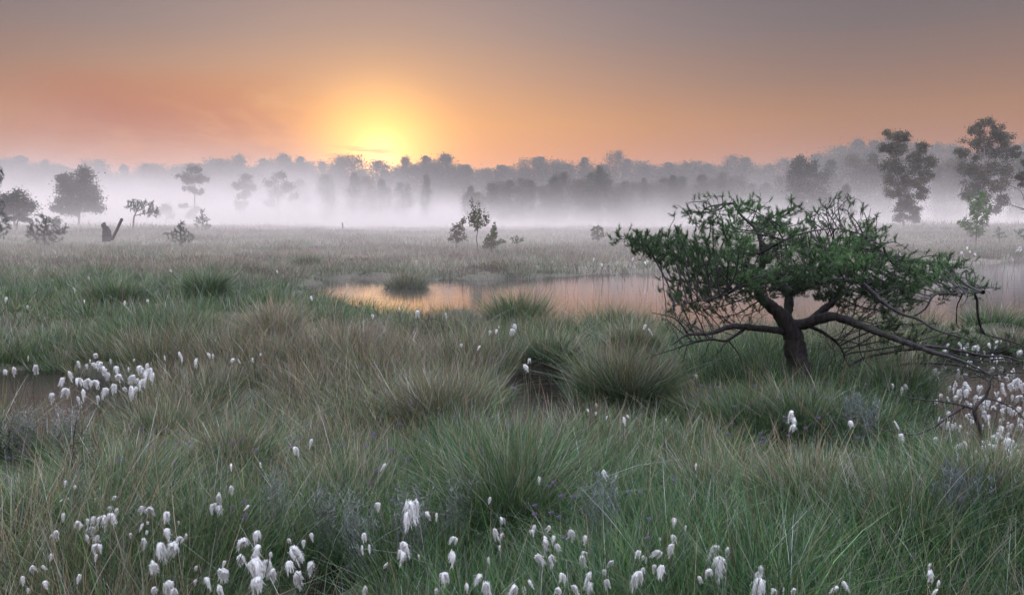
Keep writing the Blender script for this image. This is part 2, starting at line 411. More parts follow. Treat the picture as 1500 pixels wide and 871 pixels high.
def clump_blades(cx, cy, cz, rad_, n_per, L0, g, widthf, spread=0.6, lv=3, upright=0.0, straw_frac=None):
    """fountains of blades round each clump centre"""
    m = len(cx); idx = np.repeat(np.arange(m), n_per); n = len(idx)
    a = rng.uniform(0, 2*PI, n); r = np.sqrt(rng.uniform(0, 1, n))*rad_[idx]
    x = cx[idx]+np.cos(a)*r; y = cy[idx]+np.sin(a)*r
    lean = a + rng.normal(0, 0.6, n)
    amt = np.clip((r/rad_[idx])*spread*rng.uniform(.35, 1.1, n) + np.abs(rng.normal(0, .13, n)), 0, 1.25)
    L = L0[idx]*rng.uniform(.55, 1.1, n)
    bend = np.clip(rng.normal(.12, .13, n), 0, .6); arc = rng.uniform(0, 1, n) < .07; bend = np.where(arc, bend+.4, bend); L = np.where(arc, L*1.3, L)
    gg = np.clip(g[idx]+rng.normal(0, .16, n), 0, 1)
    culm = rng.uniform(0, 1, n) < (0.22*(1.05-gg))
    L = np.where(culm, L*1.25, L); bend = np.where(culm, bend*.35, bend); amt = np.where(culm, amt*.7, amt)
    dist = np.sqrt(x*x+y*y)
    wd = widthf*(0.0021+0.00043*dist)*rng.uniform(.7, 1.3, n); wd = np.where(culm, wd*.75, wd)
    gi = rng.integers(0, len(GREEN), n); si = rng.integers(0, len(STRAW), n)
    shade = np.exp(rng.normal(-.08, .38, n))[:, None]
    tipmix = np.clip(1.0-gg*1.05+rng.normal(0, .25, n), .03, 1)[:, None]
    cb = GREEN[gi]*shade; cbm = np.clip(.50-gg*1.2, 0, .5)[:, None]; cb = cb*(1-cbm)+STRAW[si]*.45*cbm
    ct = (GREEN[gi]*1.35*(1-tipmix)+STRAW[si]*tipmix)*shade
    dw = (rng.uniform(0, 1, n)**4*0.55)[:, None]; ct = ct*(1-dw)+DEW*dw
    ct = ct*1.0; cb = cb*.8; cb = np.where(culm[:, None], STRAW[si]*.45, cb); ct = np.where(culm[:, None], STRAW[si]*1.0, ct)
    spark = rng.uniform(0, 1, n) < .022; ct = np.where(spark[:, None], np.array([.65, .66, .66]), ct)  # sparkle of dew drops painted as white tip colour on scattered blades
    z = cz[idx]-.03
    return blades(np.stack([x, y, z], -1), L, lean, amt, wd, cb, ct, bend, lv, np.where(culm, .9, 0), rng.normal(0, .2, (m, 2))[idx]+rng.normal(0, .06, (n, 2)))
def clump_field(y0, y1, sp, n_per, L0, radf, widthf, spread, lv, xk=.78, xb=1.0, far=False):
    ny = int((y1-y0)/sp); out = []
    ys = y0+(np.arange(ny)+.5)*sp
    X, Y = [], []
    for yy in ys:
        hw = xb+yy*xk; nx = int(2*hw/sp); X.append(np.linspace(-hw, hw, nx)); Y.append(np.full(nx, yy))
    X = np.concatenate(X); Y = np.concatenate(Y)
    X = X+rng.uniform(-.5, .5, len(X))*sp; Y = Y+rng.uniform(-.5, .5, len(Y))*sp
    pd = pool_sdf(X, Y); keep = pd < (-0.04 if not far else -.3)
    keep &= (vnoise(X*1.4, Y*1.4, 55) > .22)
    X, Y, pd = X[keep], Y[keep], pd[keep]
    Z = height(X, Y, pd); g = greenness(X, Y)
    L = L0*(0.42+0.95*fbm(X*1.1, Y*1.1, 31, 2))*rng.uniform(.8, 1.15, len(X))*(1-.55*sstep(pd, -.12-.03*Y-.06*Y*sstep(Y, 8, 11), 0))
    return clump_blades(X, Y, Z, np.full(len(X), sp*radf), n_per, L, g, widthf, spread, lv)
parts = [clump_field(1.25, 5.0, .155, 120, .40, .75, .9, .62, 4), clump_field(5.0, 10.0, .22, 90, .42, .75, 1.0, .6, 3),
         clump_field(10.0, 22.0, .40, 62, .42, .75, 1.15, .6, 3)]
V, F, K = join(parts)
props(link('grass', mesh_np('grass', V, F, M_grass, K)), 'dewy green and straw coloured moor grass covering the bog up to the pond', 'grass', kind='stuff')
parts = [clump_field(22.0, 45.0, .75, 52, .40, .8, 1.3, .7, 2, far=True), clump_field(45.0, 90.0, 1.5, 46, .42, .85, 1.6, .8, 2, far=True),
         clump_field(90.0, 150.0, 2.4, 40, .45, 1.1, 2.0, .9, 2, far=True), clump_field(95.0, 142.0, 6.0, 60, 1.0, .35, 1.6, .8, 2, far=True)]
V, F, K = join(parts)
props(link('heath_grass', mesh_np('heath_grass', V, F, M_grass, K)), 'misty pinkish heath grass stretching beyond the pond to the mist', 'grass', kind='stuff')

# tussocks one can tell apart
for (x, y, r, h, g, lab) in tus:
    dist = math.hypot(x, y); n = int(np.clip(2000*(6/dist)**.3, 900, 2000))
    k = 7; aa = rng.uniform(0, 2*PI, k); rr = rng.uniform(0, .45, k)*r
    cx = np.cos(aa)*rr; cy = np.sin(aa)*rr; zz = float(height(np.array([x]), np.array([y]))[0])
    L = np.clip(np.full(k, h*1.0), .3, .62)
    # world-space width from distance: evaluate at the true place, then bring home
    V, F, K = clump_blades(cx+x, cy+y, np.zeros(k), np.full(k, r*.5), n//k, L*rng.uniform(.8, 1.1, k), np.clip(g+rng.normal(0, .1, k), 0, 1), 1.05, 1.0, 4)
    V = V-np.array([x, y, 0])
    o = link('grass_tussock', mesh_np('grass_tussock', V, F, M_grass, K), None, (x, y, max(zz, .02)))
    props(o, lab, 'grass tussock', 'tussocks one can tell apart on the bog')

# reeds standing in the open water
def reeds():
    pts = []
    for (x0, x1, y0, y1, n) in [(760, 1010, 408, 470, 110), (1330, 1520, 395, 480, 130), (560, 720, 425, 452, 50), (960, 1320, 420, 495, 60),
                                (1380, 1500, 520, 690, 30), (0, 170, 560, 650, 90), (770, 815, 570, 640, 12)]:
        for _ in range(n): pts.append(at_z(rng.uniform(x0, x1), rng.uniform(y0, y1), 0)[:2])
    P = np.array(pts); pd = pool_sdf(P[:, 0], P[:, 1]); P = P[(pd > 0)]; n = len(P)
    d = np.hypot(P[:, 0], P[:, 1]); s = STRAW[rng.integers(0, 5, n)]*.6
    V, F, K = blades(np.c_[P, np.full(n, -.05)], rng.uniform(.2, .48, n), rng.uniform(0, 2*PI, n), np.abs(rng.normal(0, .2, n)),
                     .0012+.0003*d, s*.5, s, np.abs(rng.normal(.05, .1, n)), 3)
    props(link('reed_stalks', mesh_np('reed_stalks', V, F, M_grass, K)), 'sparse thin stalks standing in the open pond water', 'reeds', kind='stuff')
reeds()

# heather: dark brown cushions of short twiggy sprigs over the heath, and greyish ones between the near tussocks
def sprigs(P, L, n_leaf, lw, cols, sd_=.4, ll=.22):
    """bushy sprigs: thin stems with many short leaflets"""
    n = len(P); az_ = rng.uniform(0, 2*PI, n); am = np.abs(rng.normal(0, sd_, n))
    d = np.stack([np.cos(az_)*np.sin(am), np.sin(az_)*np.sin(am), np.cos(am)], -1)
    st = blades(P, L, az_, am, lw*.5, cols*.6, cols*.8, np.zeros(n), 1)
    t = rng.uniform(.2, 1, (n, n_leaf)); base = P[:, None]+d[:, None]*(L[:, None]*t)[..., None]
    base = base.reshape(-1, 3); m = len(base); idx = np.repeat(np.arange(n), n_leaf)
    lf = blades(base, L[idx]*ll*rng.uniform(.6, 1.4, m), rng.uniform(0, 2*PI, m), rng.uniform(.3, 1.3, m), lw[idx]*1.1,
                cols[idx]*rng.uniform(.7, 1.2, m)[:, None], cols[idx]*rng.uniform(.9, 1.5, m)[:, None], np.zeros(m), 1)
    return join([st, lf])
def heather_field():
    parts = []
    for (y0, y1, sp, thr, ln) in [(14, 40, .8, .60, .22), (40, 135, 2.2, .58, .32)]:
        n = int((y1-y0)*(y0+y1)*.78/sp**2); Y = np.sqrt(rng.uniform(y0**2, y1**2, n)); X = rng.uniform(-1, 1, n)*(1+Y*.78)
        k = (fbm(X*.16, Y*.16, 90) > thr-.11) & (pool_sdf(X, Y) < -.3); X, Y = X[k], Y[k]
        Z = height(X, Y); idx = np.repeat(np.arange(len(X)), 24); m = len(idx)
        r = sp*.55
        x = X[idx]+rng.normal(0, r, m)*.5; y = Y[idx]+rng.normal(0, r, m)*.5
        P = np.stack([x, y, Z[idx]-.02], -1)
        cols = np.array([[.075, .042, .038], [.10, .060, .055], [.055, .045, .035], [.12, .085, .08]])[rng.integers(0, 4, m)]
        parts.append(sprigs(P, ln*rng.uniform(.6, 1.3, m), 4, .004+.0009*y, cols))
    V, F, K = join(parts)
    props(link('heather', mesh_np('heather', V, F, M_leaf, K)), 'brown heather cushions scattered over the misty heath', 'heather', kind='stuff')
heather_field()

# ------------------------------------------------------------------ tubes and trees
def tube(pts, rads, sides=6, jitter=0.0):
    pts = np.asarray(pts, float); rads = np.asarray(rads, float); n = len(pts)
    T = np.gradient(pts, axis=0); T /= np.linalg.norm(T, axis=1)[:, None]+1e-9
    ref = np.array([.31, .17, .93]) if abs(T[0][2]) < .9 else np.array([1., .1, 0])
    U = np.cross(T, ref); U /= np.linalg.norm(U, axis=1)[:, None]+1e-9; Vv = np.cross(T, U)
    a = np.arange(sides)*2*PI/sides
    rr = rads[:, None]*(1+(rng.uniform(-jitter, jitter, (n, sides)) if jitter else 0))
    R = pts[:, None]+rr[..., None]*(U[:, None]*np.cos(a)[None, :, None]+Vv[:, None]*np.sin(a)[None, :, None])
    i = np.arange(n*sides).reshape(n, sides); j = np.roll(i, -1, 1)
    F = np.stack([i[:-1], j[:-1], j[1:], i[1:]], -1).reshape(-1, 4)
    return R.reshape(-1, 3), F, np.zeros((n*sides, 3))
def smooth_line(pts, step=.04, wig=0.0):
    p = np.asarray(pts, float); n = len(p); L = np.r_[0, np.cumsum(np.linalg.norm(np.diff(p, axis=0), axis=1))]
    m = max(3, int(L[-1]/step)); s = np.linspace(0, L[-1], m)
    # Catmull-Rom by parameter
    out = []
    for v in s:
        k = min(max(np.searchsorted(L, v, 'right')-1, 0), n-2); u = (v-L[k])/(L[k+1]-L[k]+1e-9)
        p0, p1, p2, p3 = p[max(k-1, 0)], p[k], p[k+1], p[min(k+2, n-1)]
        out.append(.5*((2*p1)+(-p0+p2)*u+(2*p0-5*p1+4*p2-p3)*u*u+(-p0+3*p1-3*p2+p3)*u**3))
    out = np.array(out)
    if wig: out[1:-1] += np.cumsum(rng.normal(0, wig, (len(out)-2, 3)), 0)*np.sin(np.linspace(0, PI, len(out)-2))[:, None]
    return out

def colonize(nodes, parent, A, step, infl, kill, iters=90, jit=.25, grav=0.0, max_nodes=26000):
    N = np.array(nodes, float); par = list(parent); dirs = np.zeros_like(N)
    A = np.array(A, float)
    d = np.full(len(A), 1e9); near = np.zeros(len(A), int)
    for s in range(0, len(N), 500):
        dd = np.linalg.norm(A[:, None]-N[None, s:s+500], axis=2); k = dd.argmin(1); v = dd[np.arange(len(A)), k]
        b = v < d; d[b] = v[b]; near[b] = k[b]+s
    Nl = [N]; cnt = len(N)
    allN = N
    for it in range(iters):
        act = d < infl
        if not act.any() or cnt > max_nodes: break
        src, inv = np.unique(near[act], return_inverse=True)
        dirs = A[act]-allN[near[act]]; dirs /= np.linalg.norm(dirs, axis=1)[:, None]+1e-9
        S = np.zeros((len(src), 3)); np.add.at(S, inv, dirs)
        S += rng.normal(0, jit, S.shape); S[:, 2] += grav; S /= np.linalg.norm(S, axis=1)[:, None]+1e-9
        new = allN[src]+S*step
        # drop newborns that sit on existing ones
        i0 = cnt; par.extend(src.tolist()); allN = np.concatenate([allN, new]); cnt += len(new)
        dd = np.linalg.norm(A[:, None]-new[None], axis=2); k = dd.argmin(1); v = dd[np.arange(len(A)), k]
        b = v < d; d[b] = v[b]; near[b] = k[b]+i0
        live = d > kill; A, d, near = A[live], d[live], near[live]
        if len(A) == 0: break
    return allN, np.array(par)
def graph_tubes(N, par, r_tip, expo, n_main, r_main, sides_fn, skip_main=True):
    """radii by the pipe model; one tube per chain. returns tube parts, tip ids, radii"""
    n = len(N); kids = [[] for _ in range(n)]
    for i, p in enumerate(par):
        if p >= 0: kids[p].append(i)
    R = np.zeros(n)
    for i in range(n-1, -1, -1):
        R[i] = r_tip if not kids[i] else sum(R[k]**expo for k in kids[i])**(1/expo)
    parts = []; tips = [i for i in range(n_main, n) if not kids[i]]
    starts = [i for i in range(n_main, n) if par[i] < n_main or len(kids[par[i]]) > 1 and max(kids[par[i]], key=lambda k: R[k]) != i]
    for s in starts:
        chain = [par[s], s]
        while kids[chain[-1]]: chain.append(max(kids[chain[-1]], key=lambda k: R[k]))
        P = N[chain]; rr = R[chain].copy(); rr[0] = rr[1]
        rr = np.minimum(rr, r_main)
        if len(P) > 4: P = P.copy(); P[1:-1] = (P[:-2]+2*P[1:-1]+P[2:])/4
        parts.append(tube(P, rr, sides_fn(rr[0])))
    return parts, tips, R, kids
def in_poly_points(poly, n):
    poly = np.array(poly, float); lo, hi = poly.min(0), poly.max(0); out = []
    while len(out) < n:
        q = rng.uniform(lo, hi, (n*2, 2)); k = sdf(q[:, 0], q[:, 1], poly); q = q[k > 0]; k = k[k > 0]
        out.extend(np.c_[q, k].tolist())
    return np.array(out[:n])
def needle_tufts(P, D, n_needle, ln, wd, base, tip, spread=.4, back=None):
    """short upward brushes of needles set round shoot tips"""
    n = len(P); idx = np.repeat(np.arange(n), n_needle); m = len(idx)
    t = rng.uniform(-1, .25, m); back = back or ln*1.4; org = P[idx]+D[idx]*(t*back)[:, None]
    dv = D[idx]+rng.normal(0, spread, (m, 3)); dv /= np.linalg.norm(dv, axis=1)[:, None]
    L = ln*rng.uniform(.7, 1.2, m); side = np.cross(dv, rng.normal(0, 1, (m, 3))); side /= np.linalg.norm(side, axis=1)[:, None]+1e-9
    w_ = wd*rng.uniform(.8, 1.2, m)
    A = org-side*(w_*.5)[:, None]; B = org+side*(w_*.5)[:, None]; E = org+dv*L[:, None]
    Cc = E+side*(w_*.2)[:, None]; Dd = E-side*(w_*.2)[:, None]
    V = np.stack([A, B, Cc, Dd], 1).reshape(-1, 3); F = np.arange(m*4).reshape(m, 4)
    sh = rng.uniform(.7, 1.25, n)[idx][:, None]*rng.uniform(.85, 1.15, m)[:, None]
    c0 = base[idx]*sh; c1 = tip[idx]*sh
    return V, F, np.stack([c0, c0, c1, c1], 1).reshape(-1, 3)

def grow_pine(name, label, cat, Y, trunk_px, limbs, crowns, step, rtip, needle, group=None, r_base=.11, sides=5, green=((.018, .05, .022), (.05, .13, .055)),
              bare_fn=None, part_limb='limb', infl=None, zb=None):
    """trunk_px: [(px, py, dy, radius)]; limbs: same lists starting on the trunk; crowns: [(poly_px, n, thickness m, needle share)]"""
    P3 = lambda q: at_y(q[0], q[1], Y+q[2])
    if name == 'bog_pine':
        trunk_px = [(a, b, c, r*.8) for a, b, c, r in trunk_px]; limbs = [[(a, b, c, r*.68) for a, b, c, r in l] for l in limbs]
    root_p = P3(trunk_px[0]).copy()
    if zb is not None: root_p[2] = zb
    nodes, parent, radii = [], [], []; tubes = []
    def add_line(line, s_):
        p = smooth_line([P3(q) for q in line], s_, s_*.07)
        r = np.interp(np.linspace(0, 1, len(p)), np.linspace(0, 1, len(line)), [q[3] for q in line])
        i0 = len(nodes)
        for k in range(len(p)):
            nodes.append(p[k]); radii.append(r[k])
            parent.append(-1 if (k == 0 and i0 == 0) else (len(nodes)-2 if k else int(np.argmin(np.linalg.norm(np.array(nodes[:i0])-p[0], axis=1)))))
        return p, r
    p, r = add_line(trunk_px, step)
    root = thing(name, root_p, label, cat, group)
    def emit(nm, parts, mat, smooth=True):
        if not parts: return
        V, F, K = join(parts)
        link(nm, mesh_np(nm, V-root_p, F, mat, None, smooth), root)
    if zb is not None: p[0][2] = min(p[0][2], zb)-.08
    emit('trunk', [tube(p, r, 14 if r[0] > .04 else 6, .17)], M_bark)
    for lm in limbs:
        p, r = add_line(lm, step)
        emit(part_limb, [tube(p, r, 9 if r[0] > .02 else 6, .14)], M_bark)
    n_main = len(nodes)
    A, share = [], []
    for (poly, n, th, sh) in crowns:
        q = in_poly_points(poly, n); s = scale_at(Y); dmax = q[:, 2].max()
        if n > 1000:
            pads = in_poly_points(poly, n//45); dep = rng.uniform(-1, 1, len(pads)); k = rng.integers(0, len(pads), n)
            q = pads[k]+np.c_[rng.normal(0, 11, n), rng.normal(0, 6.5, n), np.zeros(n)]; q[:, 2] = np.maximum(pads[k][:, 2], 2)
            ty = th*np.sqrt(np.clip(q[:, 2]/dmax, 0, 1))*dep[k]+rng.normal(0, .07, n)
            for (x_, y_, _), t_ in zip(q, ty): A.append(at_y(x_, y_, Y+t_)*1.0); share.append(sh)
            continue
        ty = th*np.sqrt(np.clip(q[:, 2]/dmax, 0, 1))*rng.uniform(-1, 1, n)
        for (x_, y_, _), t_ in zip(q, ty): A.append(at_y(x_, y_, Y+t_)*1.0); share.append(sh)
    A = np.array(A)
    # perspective: points pushed back or forward keep their photo position, so pull them to a fixed height scale instead
    N, par = colonize(nodes, parent, A, step, infl or step*14, step*1.5, jit=.45, grav=.12)
    parts, tips, R, kids = graph_tubes(N, par, rtip, 2.1, n_main, r_base*.35, lambda r_: 6 if r_ > .012 else (5 if r_ > .005 else 4))
    emit('twigs', parts, M_bark)
    # needles at tips and a little way down
    sel, shs = [], []
    for i in tips:
        j = i
        for q in range(3):
            sel.append(j); j = par[j]
            if j < n_main or rng.uniform() < .35: break
    sel = np.array(sorted(set(sel))); P = N[sel]; D = P-N[par[sel]]; D /= np.linalg.norm(D, axis=1)[:, None]+1e-9
    D = D+np.array([0, 0, .8]); D /= np.linalg.norm(D, axis=1)[:, None]
    if bare_fn is not None:
        k = rng.uniform(0, 1, len(P)) < bare_fn(P); P, D = P[k], D[k]
    if len(P) and needle:
        nn, ln, wd = needle
        g0, g1 = np.array(green[0]), np.array(green[1])
        v = fbm(P[:, 0]*3, P[:, 2]*3, 5)[:, None]
        v = np.clip((v-.5)*1.8+.5, 0, 1); base = np.repeat(g0[None], len(P), 0)*(.6+.8*v); tip = np.repeat(g1[None], len(P), 0)*(.35+1.4*v)
        V, F, K = needle_tufts(P, D, nn, ln, wd, base, tip)
        link('crown', mesh_np('crown', V-root_p, F, M_needle, K), root)
    return root
def world_px(P):
    """project world points back to photo pixels"""
    d = P-CAM; z = d@fwd; return W/2+FPX*d[:, 0]/z, H/2-FPX*(d@up)/z

# --- the leaning bog pine
YT = TREE_BASE[1]
def pine_bare(P):
    px, py = world_px(P)
    f = np.ones(len(P))
    f = np.where(py > 440, .45, f); f = np.where(py > 456, .06, f)
    f = np.where((px > 1290) & (py > 435), .6, f)
    f = np.where((px > 1195) & (px < 1300) & (py < 345), .3, f); f = np.where((px < 1195) & (py < 312), .7, f)
    f = np.where((px < 960) & (py > 375), .15, f)
    f = np.where((py > 505), np.where(px > 1300, .3, .03), f)
    return f*np.where(vnoise(P[:, 0]*3.5, P[:, 2]*4+P[:, 1]*3, 12) > .33, .92, .2)
rng = np.random.default_rng(23)
grow_pine('bog_pine', 'low wide leaning pine with gnarled dark limbs and green needles beside the pond', 'pine tree', YT,
    [(1178, 592, 0, .125), (1172, 545, 0, .105), (1167, 518, 0, .098), (1161, 488, 0, .092), (1146, 462, 0, .08), (1130, 446, .03, .058), (1114, 432, .06, .045), (1112, 410, .1, .035), (1115, 372, .1, .026), (1108, 338, .12, .018), (1086, 316, .2, .012), (1074, 298, .2, .006)],
    [[(1150, 485, 0, .045), (1111, 481, -.1, .036), (1073, 480, -.2, .032), (1040, 488, -.3, .024), (1005, 491, -.4, .016), (985, 505, -.45, .008)],
     [(1090, 482, -.15, .018), (1064, 499, -.2, .015), (1040, 498, -.2, .012), (1005, 507, -.3, .009), (960, 520, -.35, .005), (940, 528, -.35, .003)],
     [(1068, 500, -.2, .010), (1083, 520, -.22, .006), (1087, 535, -.25, .004)],
     [(1010, 491, -.4, .011), (993, 470, -.4, .008), (975, 462, -.4, .006), (955, 458, -.4, .004)],
     [(1160, 478, 0, .07), (1185, 472, -.05, .06), (1216, 463, -.15, .047), (1237, 467, -.2, .042), (1268, 478, -.35, .036), (1315, 494, -.5, .030), (1361, 512, -.65, .024), (1402, 525, -.8, .018), (1435, 540, -.95, .010), (1470, 560, -1.0, .005)],
     [(1185, 471, -.02, .045), (1205, 455, 0, .042), (1222, 440, .05, .036), (1232, 418, .1, .026), (1245, 395, .15, .018), (1262, 370, .15, .010), (1270, 350, .2, .005)],
     [(1150, 468, 0, .055), (1156, 445, .05, .05), (1152, 428, .1, .042), (1135, 415, .2, .034), (1120, 400, .3, .024), (1085, 385, .4, .016), (1045, 372, .5, .010), (1000, 360, .5, .006), (930, 358, .4, .003)],
     [(1155, 432, .08, .038), (1172, 423, .0, .034), (1190, 415, -.1, .028), (1230, 408, -.3, .024), (1262, 415, -.4, .022), (1290, 440, -.5, .019), (1318, 458, -.55, .016), (1340, 464, -.6, .013), (1372, 482, -.7, .009), (1430, 500, -.8, .005)],
     [(1337, 464, -.6, .012), (1355, 452, -.6, .010), (1370, 432, -.6, .008), (1400, 430, -.6, .006), (1440, 428, -.6, .003)],
     [(1190, 415, -.1, .02), (1215, 385, .2, .016), (1222, 350, .4, .012), (1218, 320, .5, .008), (1235, 298, .5, .005), (1252, 288, .5, .003)],
     [(1115, 400, .1, .022), (1090, 415, -.2, .02), (1060, 430, -.4, .014), (1020, 440, -.5, .008), (985, 448, -.5, .004)],
     [(1113, 372, .1, .018), (1150, 350, -.2, .014), (1180, 340, -.3, .010), (1225, 335, -.3, .007), (1265, 345, -.3, .005), (1295, 362, -.3, .003)],
     [(1180, 475, 0, .025), (1207, 487, .1, .02), (1228, 505, .2, .016), (1240, 530, .25, .010), (1250, 550, .25, .006)]],
    [([(915, 352), (935, 338), (985, 343), (1000, 310), (1035, 292), (1075, 287), (1110, 297), (1150, 300), (1190, 306), (1222, 285), (1250, 290), (1272, 320),
       (1292, 350), (1308, 372), (1345, 380), (1385, 376), (1402, 396), (1450, 420), (1442, 432), (1400, 438), (1345, 440), (1320, 450), (1260, 440), (1180, 425), (1120, 425), (1060, 440),
       (1010, 450), (975, 440), (985, 405), (950, 375)], 8500, .8, 1),
     ([(1000, 365), (1290, 345), (1330, 425), (1230, 440), (1050, 430)], 4500, .8, 1),
     ([(914, 354), (935, 340), (985, 343), (1000, 365), (980, 384), (945, 372)], 1100, .3, 1),
     ([(1285, 392), (1345, 378), (1392, 376), (1452, 422), (1400, 442), (1300, 452)], 2200, .5, 1),
     ([(975, 440), (1060, 432), (1130, 440), (1120, 480), (1010, 490), (960, 470)], 800, .5, 0),
     ([(1220, 440), (1310, 440), (1330, 470), (1300, 490), (1230, 468)], 500, .45, 0),
     ([(1290, 470), (1380, 470), (1440, 480), (1505, 495), (1540, 545), (1500, 560), (1420, 560), (1340, 540), (1290, 510)], 900, .5, .3),
     ([(935, 500), (1010, 490), (1060, 500), (1090, 530), (1030, 545), (950, 530)], 60, .4, 0),
     ([(1180, 490), (1290, 490), (1300, 560), (1220, 560)], 200, .5, 0)],
    .023, .0016, (58, .026, .0018), r_base=.07, bare_fn=pine_bare, zb=.05, infl=.30, green=((.018, .048, .018), (.08, .165, .058)))

# --- the dead leafless sapling in front of the cotton grass pool
Yd = at_z(1433, 700, .08)[1]
grow_pine('dead_sapling', 'dead leafless crooked sapling at the edge of the cotton grass pool', 'dead tree', Yd,
    [(1432, 706, 0, .016), (1436, 660, 0, .014), (1433, 625, 0, .012), (1425, 600, 0, .011), (1440, 582, 0, .009), (1448, 560, .02, .005), (1462, 530, .05, .002)],
    [[(1425, 598, 0, .007), (1395, 590, -.03, .006), (1360, 586, -.05, .004), (1320, 580, -.08, .002)],
     [(1416, 593, 0, .008), (1395, 606, -.02, .007), (1345, 634, -.05, .005), (1300, 630, -.1, .003), (1270, 628, -.1, .001)],
     [(1440, 582, 0, .006), (1470, 590, .05, .005), (1495, 610, .1, .003), (1510, 640, .1, .002)]],
    [([(1290, 560), (1340, 545), (1420, 520), (1510, 510), (1520, 640), (1480, 660), (1400, 650), (1330, 660), (1300, 620)], 330, .22, 0)],
    .018, .0011, None, r_base=.02, part_limb='branch', zb=0.0, infl=.35)

# --- dwarf and small pines on the heath
def small_pine(label, trunk, limbs, crown, n, Y, needle, step, name='dwarf_pine', th=.5, rt=.004, cat='pine tree', green=((.012, .028, .016), (.03, .06, .03))):
    return grow_pine(name, label, cat, Y, trunk, limbs, [(crown, n, th, 1)], step, rt, needle, r_base=.06, green=green, zb=0.0, infl=step*16, part_limb='branch')
Ya = 40.0
small_pine('low spreading dark dwarf pine with upswept branches on the heath', [(66, 352, 0, .05), (64, 342, 0, .04), (66, 330, 0, .03), (68, 318, 0, .012)],
    [[(64, 346, 0, .03), (52, 340, .2, .02), (44, 335, .3, .01)], [(65, 344, 0, .03), (80, 340, -.2, .02), (94, 334, -.2, .01)]],
    [(36, 350), (38, 333), (50, 322), (62, 310), (74, 318), (84, 330), (101, 325), (99, 338), (90, 352), (75, 362), (50, 360)], 620, Ya, (16, .13, .022), .09)
small_pine('dark pine cut by the frame edge beside the low spreading dwarf pine', [(-14, 356, 0, .08), (-12, 320, 0, .07), (-14, 280, 0, .05), (-16, 240, 0, .02)],
    [[(-20, 320, 0, .03), (-5, 318, 0, .02), (8, 300, 0, .01)], [(-20, 290, 0, .03), (-8, 280, 0, .02), (4, 255, 0, .01)]],
    [(-50, 340), (-45, 270), (-18, 235), (7, 246), (9, 262), (2, 278), (0, 300), (14, 318), (18, 336), (6, 352), (-20, 350)], 1000, 38.0, (14, .14, .02), .11, name='heath_pine', th=.7)
small_pine('dwarf spruce shaped pine with a pointed top on the heath beyond the stump', [(265, 352, 0, .04), (265, 338, 0, .03), (265, 325, 0, .01)],
    [[(265, 346, 0, .02), (252, 343, 0, .015), (241, 340, 0, .008)], [(265, 346, 0, .02), (276, 345, 0, .015), (285, 343, 0, .008)]],
    [(238, 341), (250, 338), (258, 330), (265, 323), (272, 330), (277, 339), (288, 342), (284, 352), (262, 360), (245, 350)], 420, 40.0, (14, .12, .022), .09)
small_pine('small cone shaped pine half veiled by mist behind the dwarf spruce', [(296, 336, 0, .05), (296, 320, 0, .03), (296, 305, 0, .01)], [],
    [(283, 333), (286, 320), (296, 304), (306, 320), (311, 333), (296, 336)], 260, 85.0, (12, .26, .05), .2, th=.9)
small_pine('small umbrella shaped tree with a flat open crown on the heath edge', [(195, 334, 0, .11), (196, 322, 0, .085), (198, 312, 0, .06), (204, 302, 0, .05), (208, 296, 0, .03)],
    [[(197, 316, 0, .05), (212, 312, 0, .04), (226, 310, 0, .02)], [(199, 310, 0, .04), (190, 304, 0, .03), (183, 302, 0, .015)]],
    [(180, 303), (190, 293), (205, 291), (222, 294), (228, 301), (236, 312), (232, 318), (215, 318), (206, 311), (190, 310)], 330, 88.0, (12, .26, .055), .2, name='umbrella_tree', th=1.6, rt=.012)
small_pine('tiny pine sapling poking out beside the green birch sapling', [(1464, 350, 0, .02), (1464, 333, 0, .008)], [],
    [(1452, 348), (1455, 338), (1464, 331), (1473, 340), (1477, 349)], 110, 41.0, (10, .09, .016), .08, th=.35, green=((.02, .045, .022), (.05, .09, .04)))
small_pine('bushy pine twigs at the frame edge beyond the green birch sapling', [(1512, 372, 0, .03), (1510, 350, 0, .02), (1505, 336, 0, .008)], [[(1510, 352, 0, .015), (1498, 345, 0, .01), (1488, 338, 0, .006)]],
    [(1484, 340), (1492, 334), (1510, 332), (1530, 340), (1530, 360), (1500, 358)], 160, 36.0, (10, .09, .014), .08, th=.4)

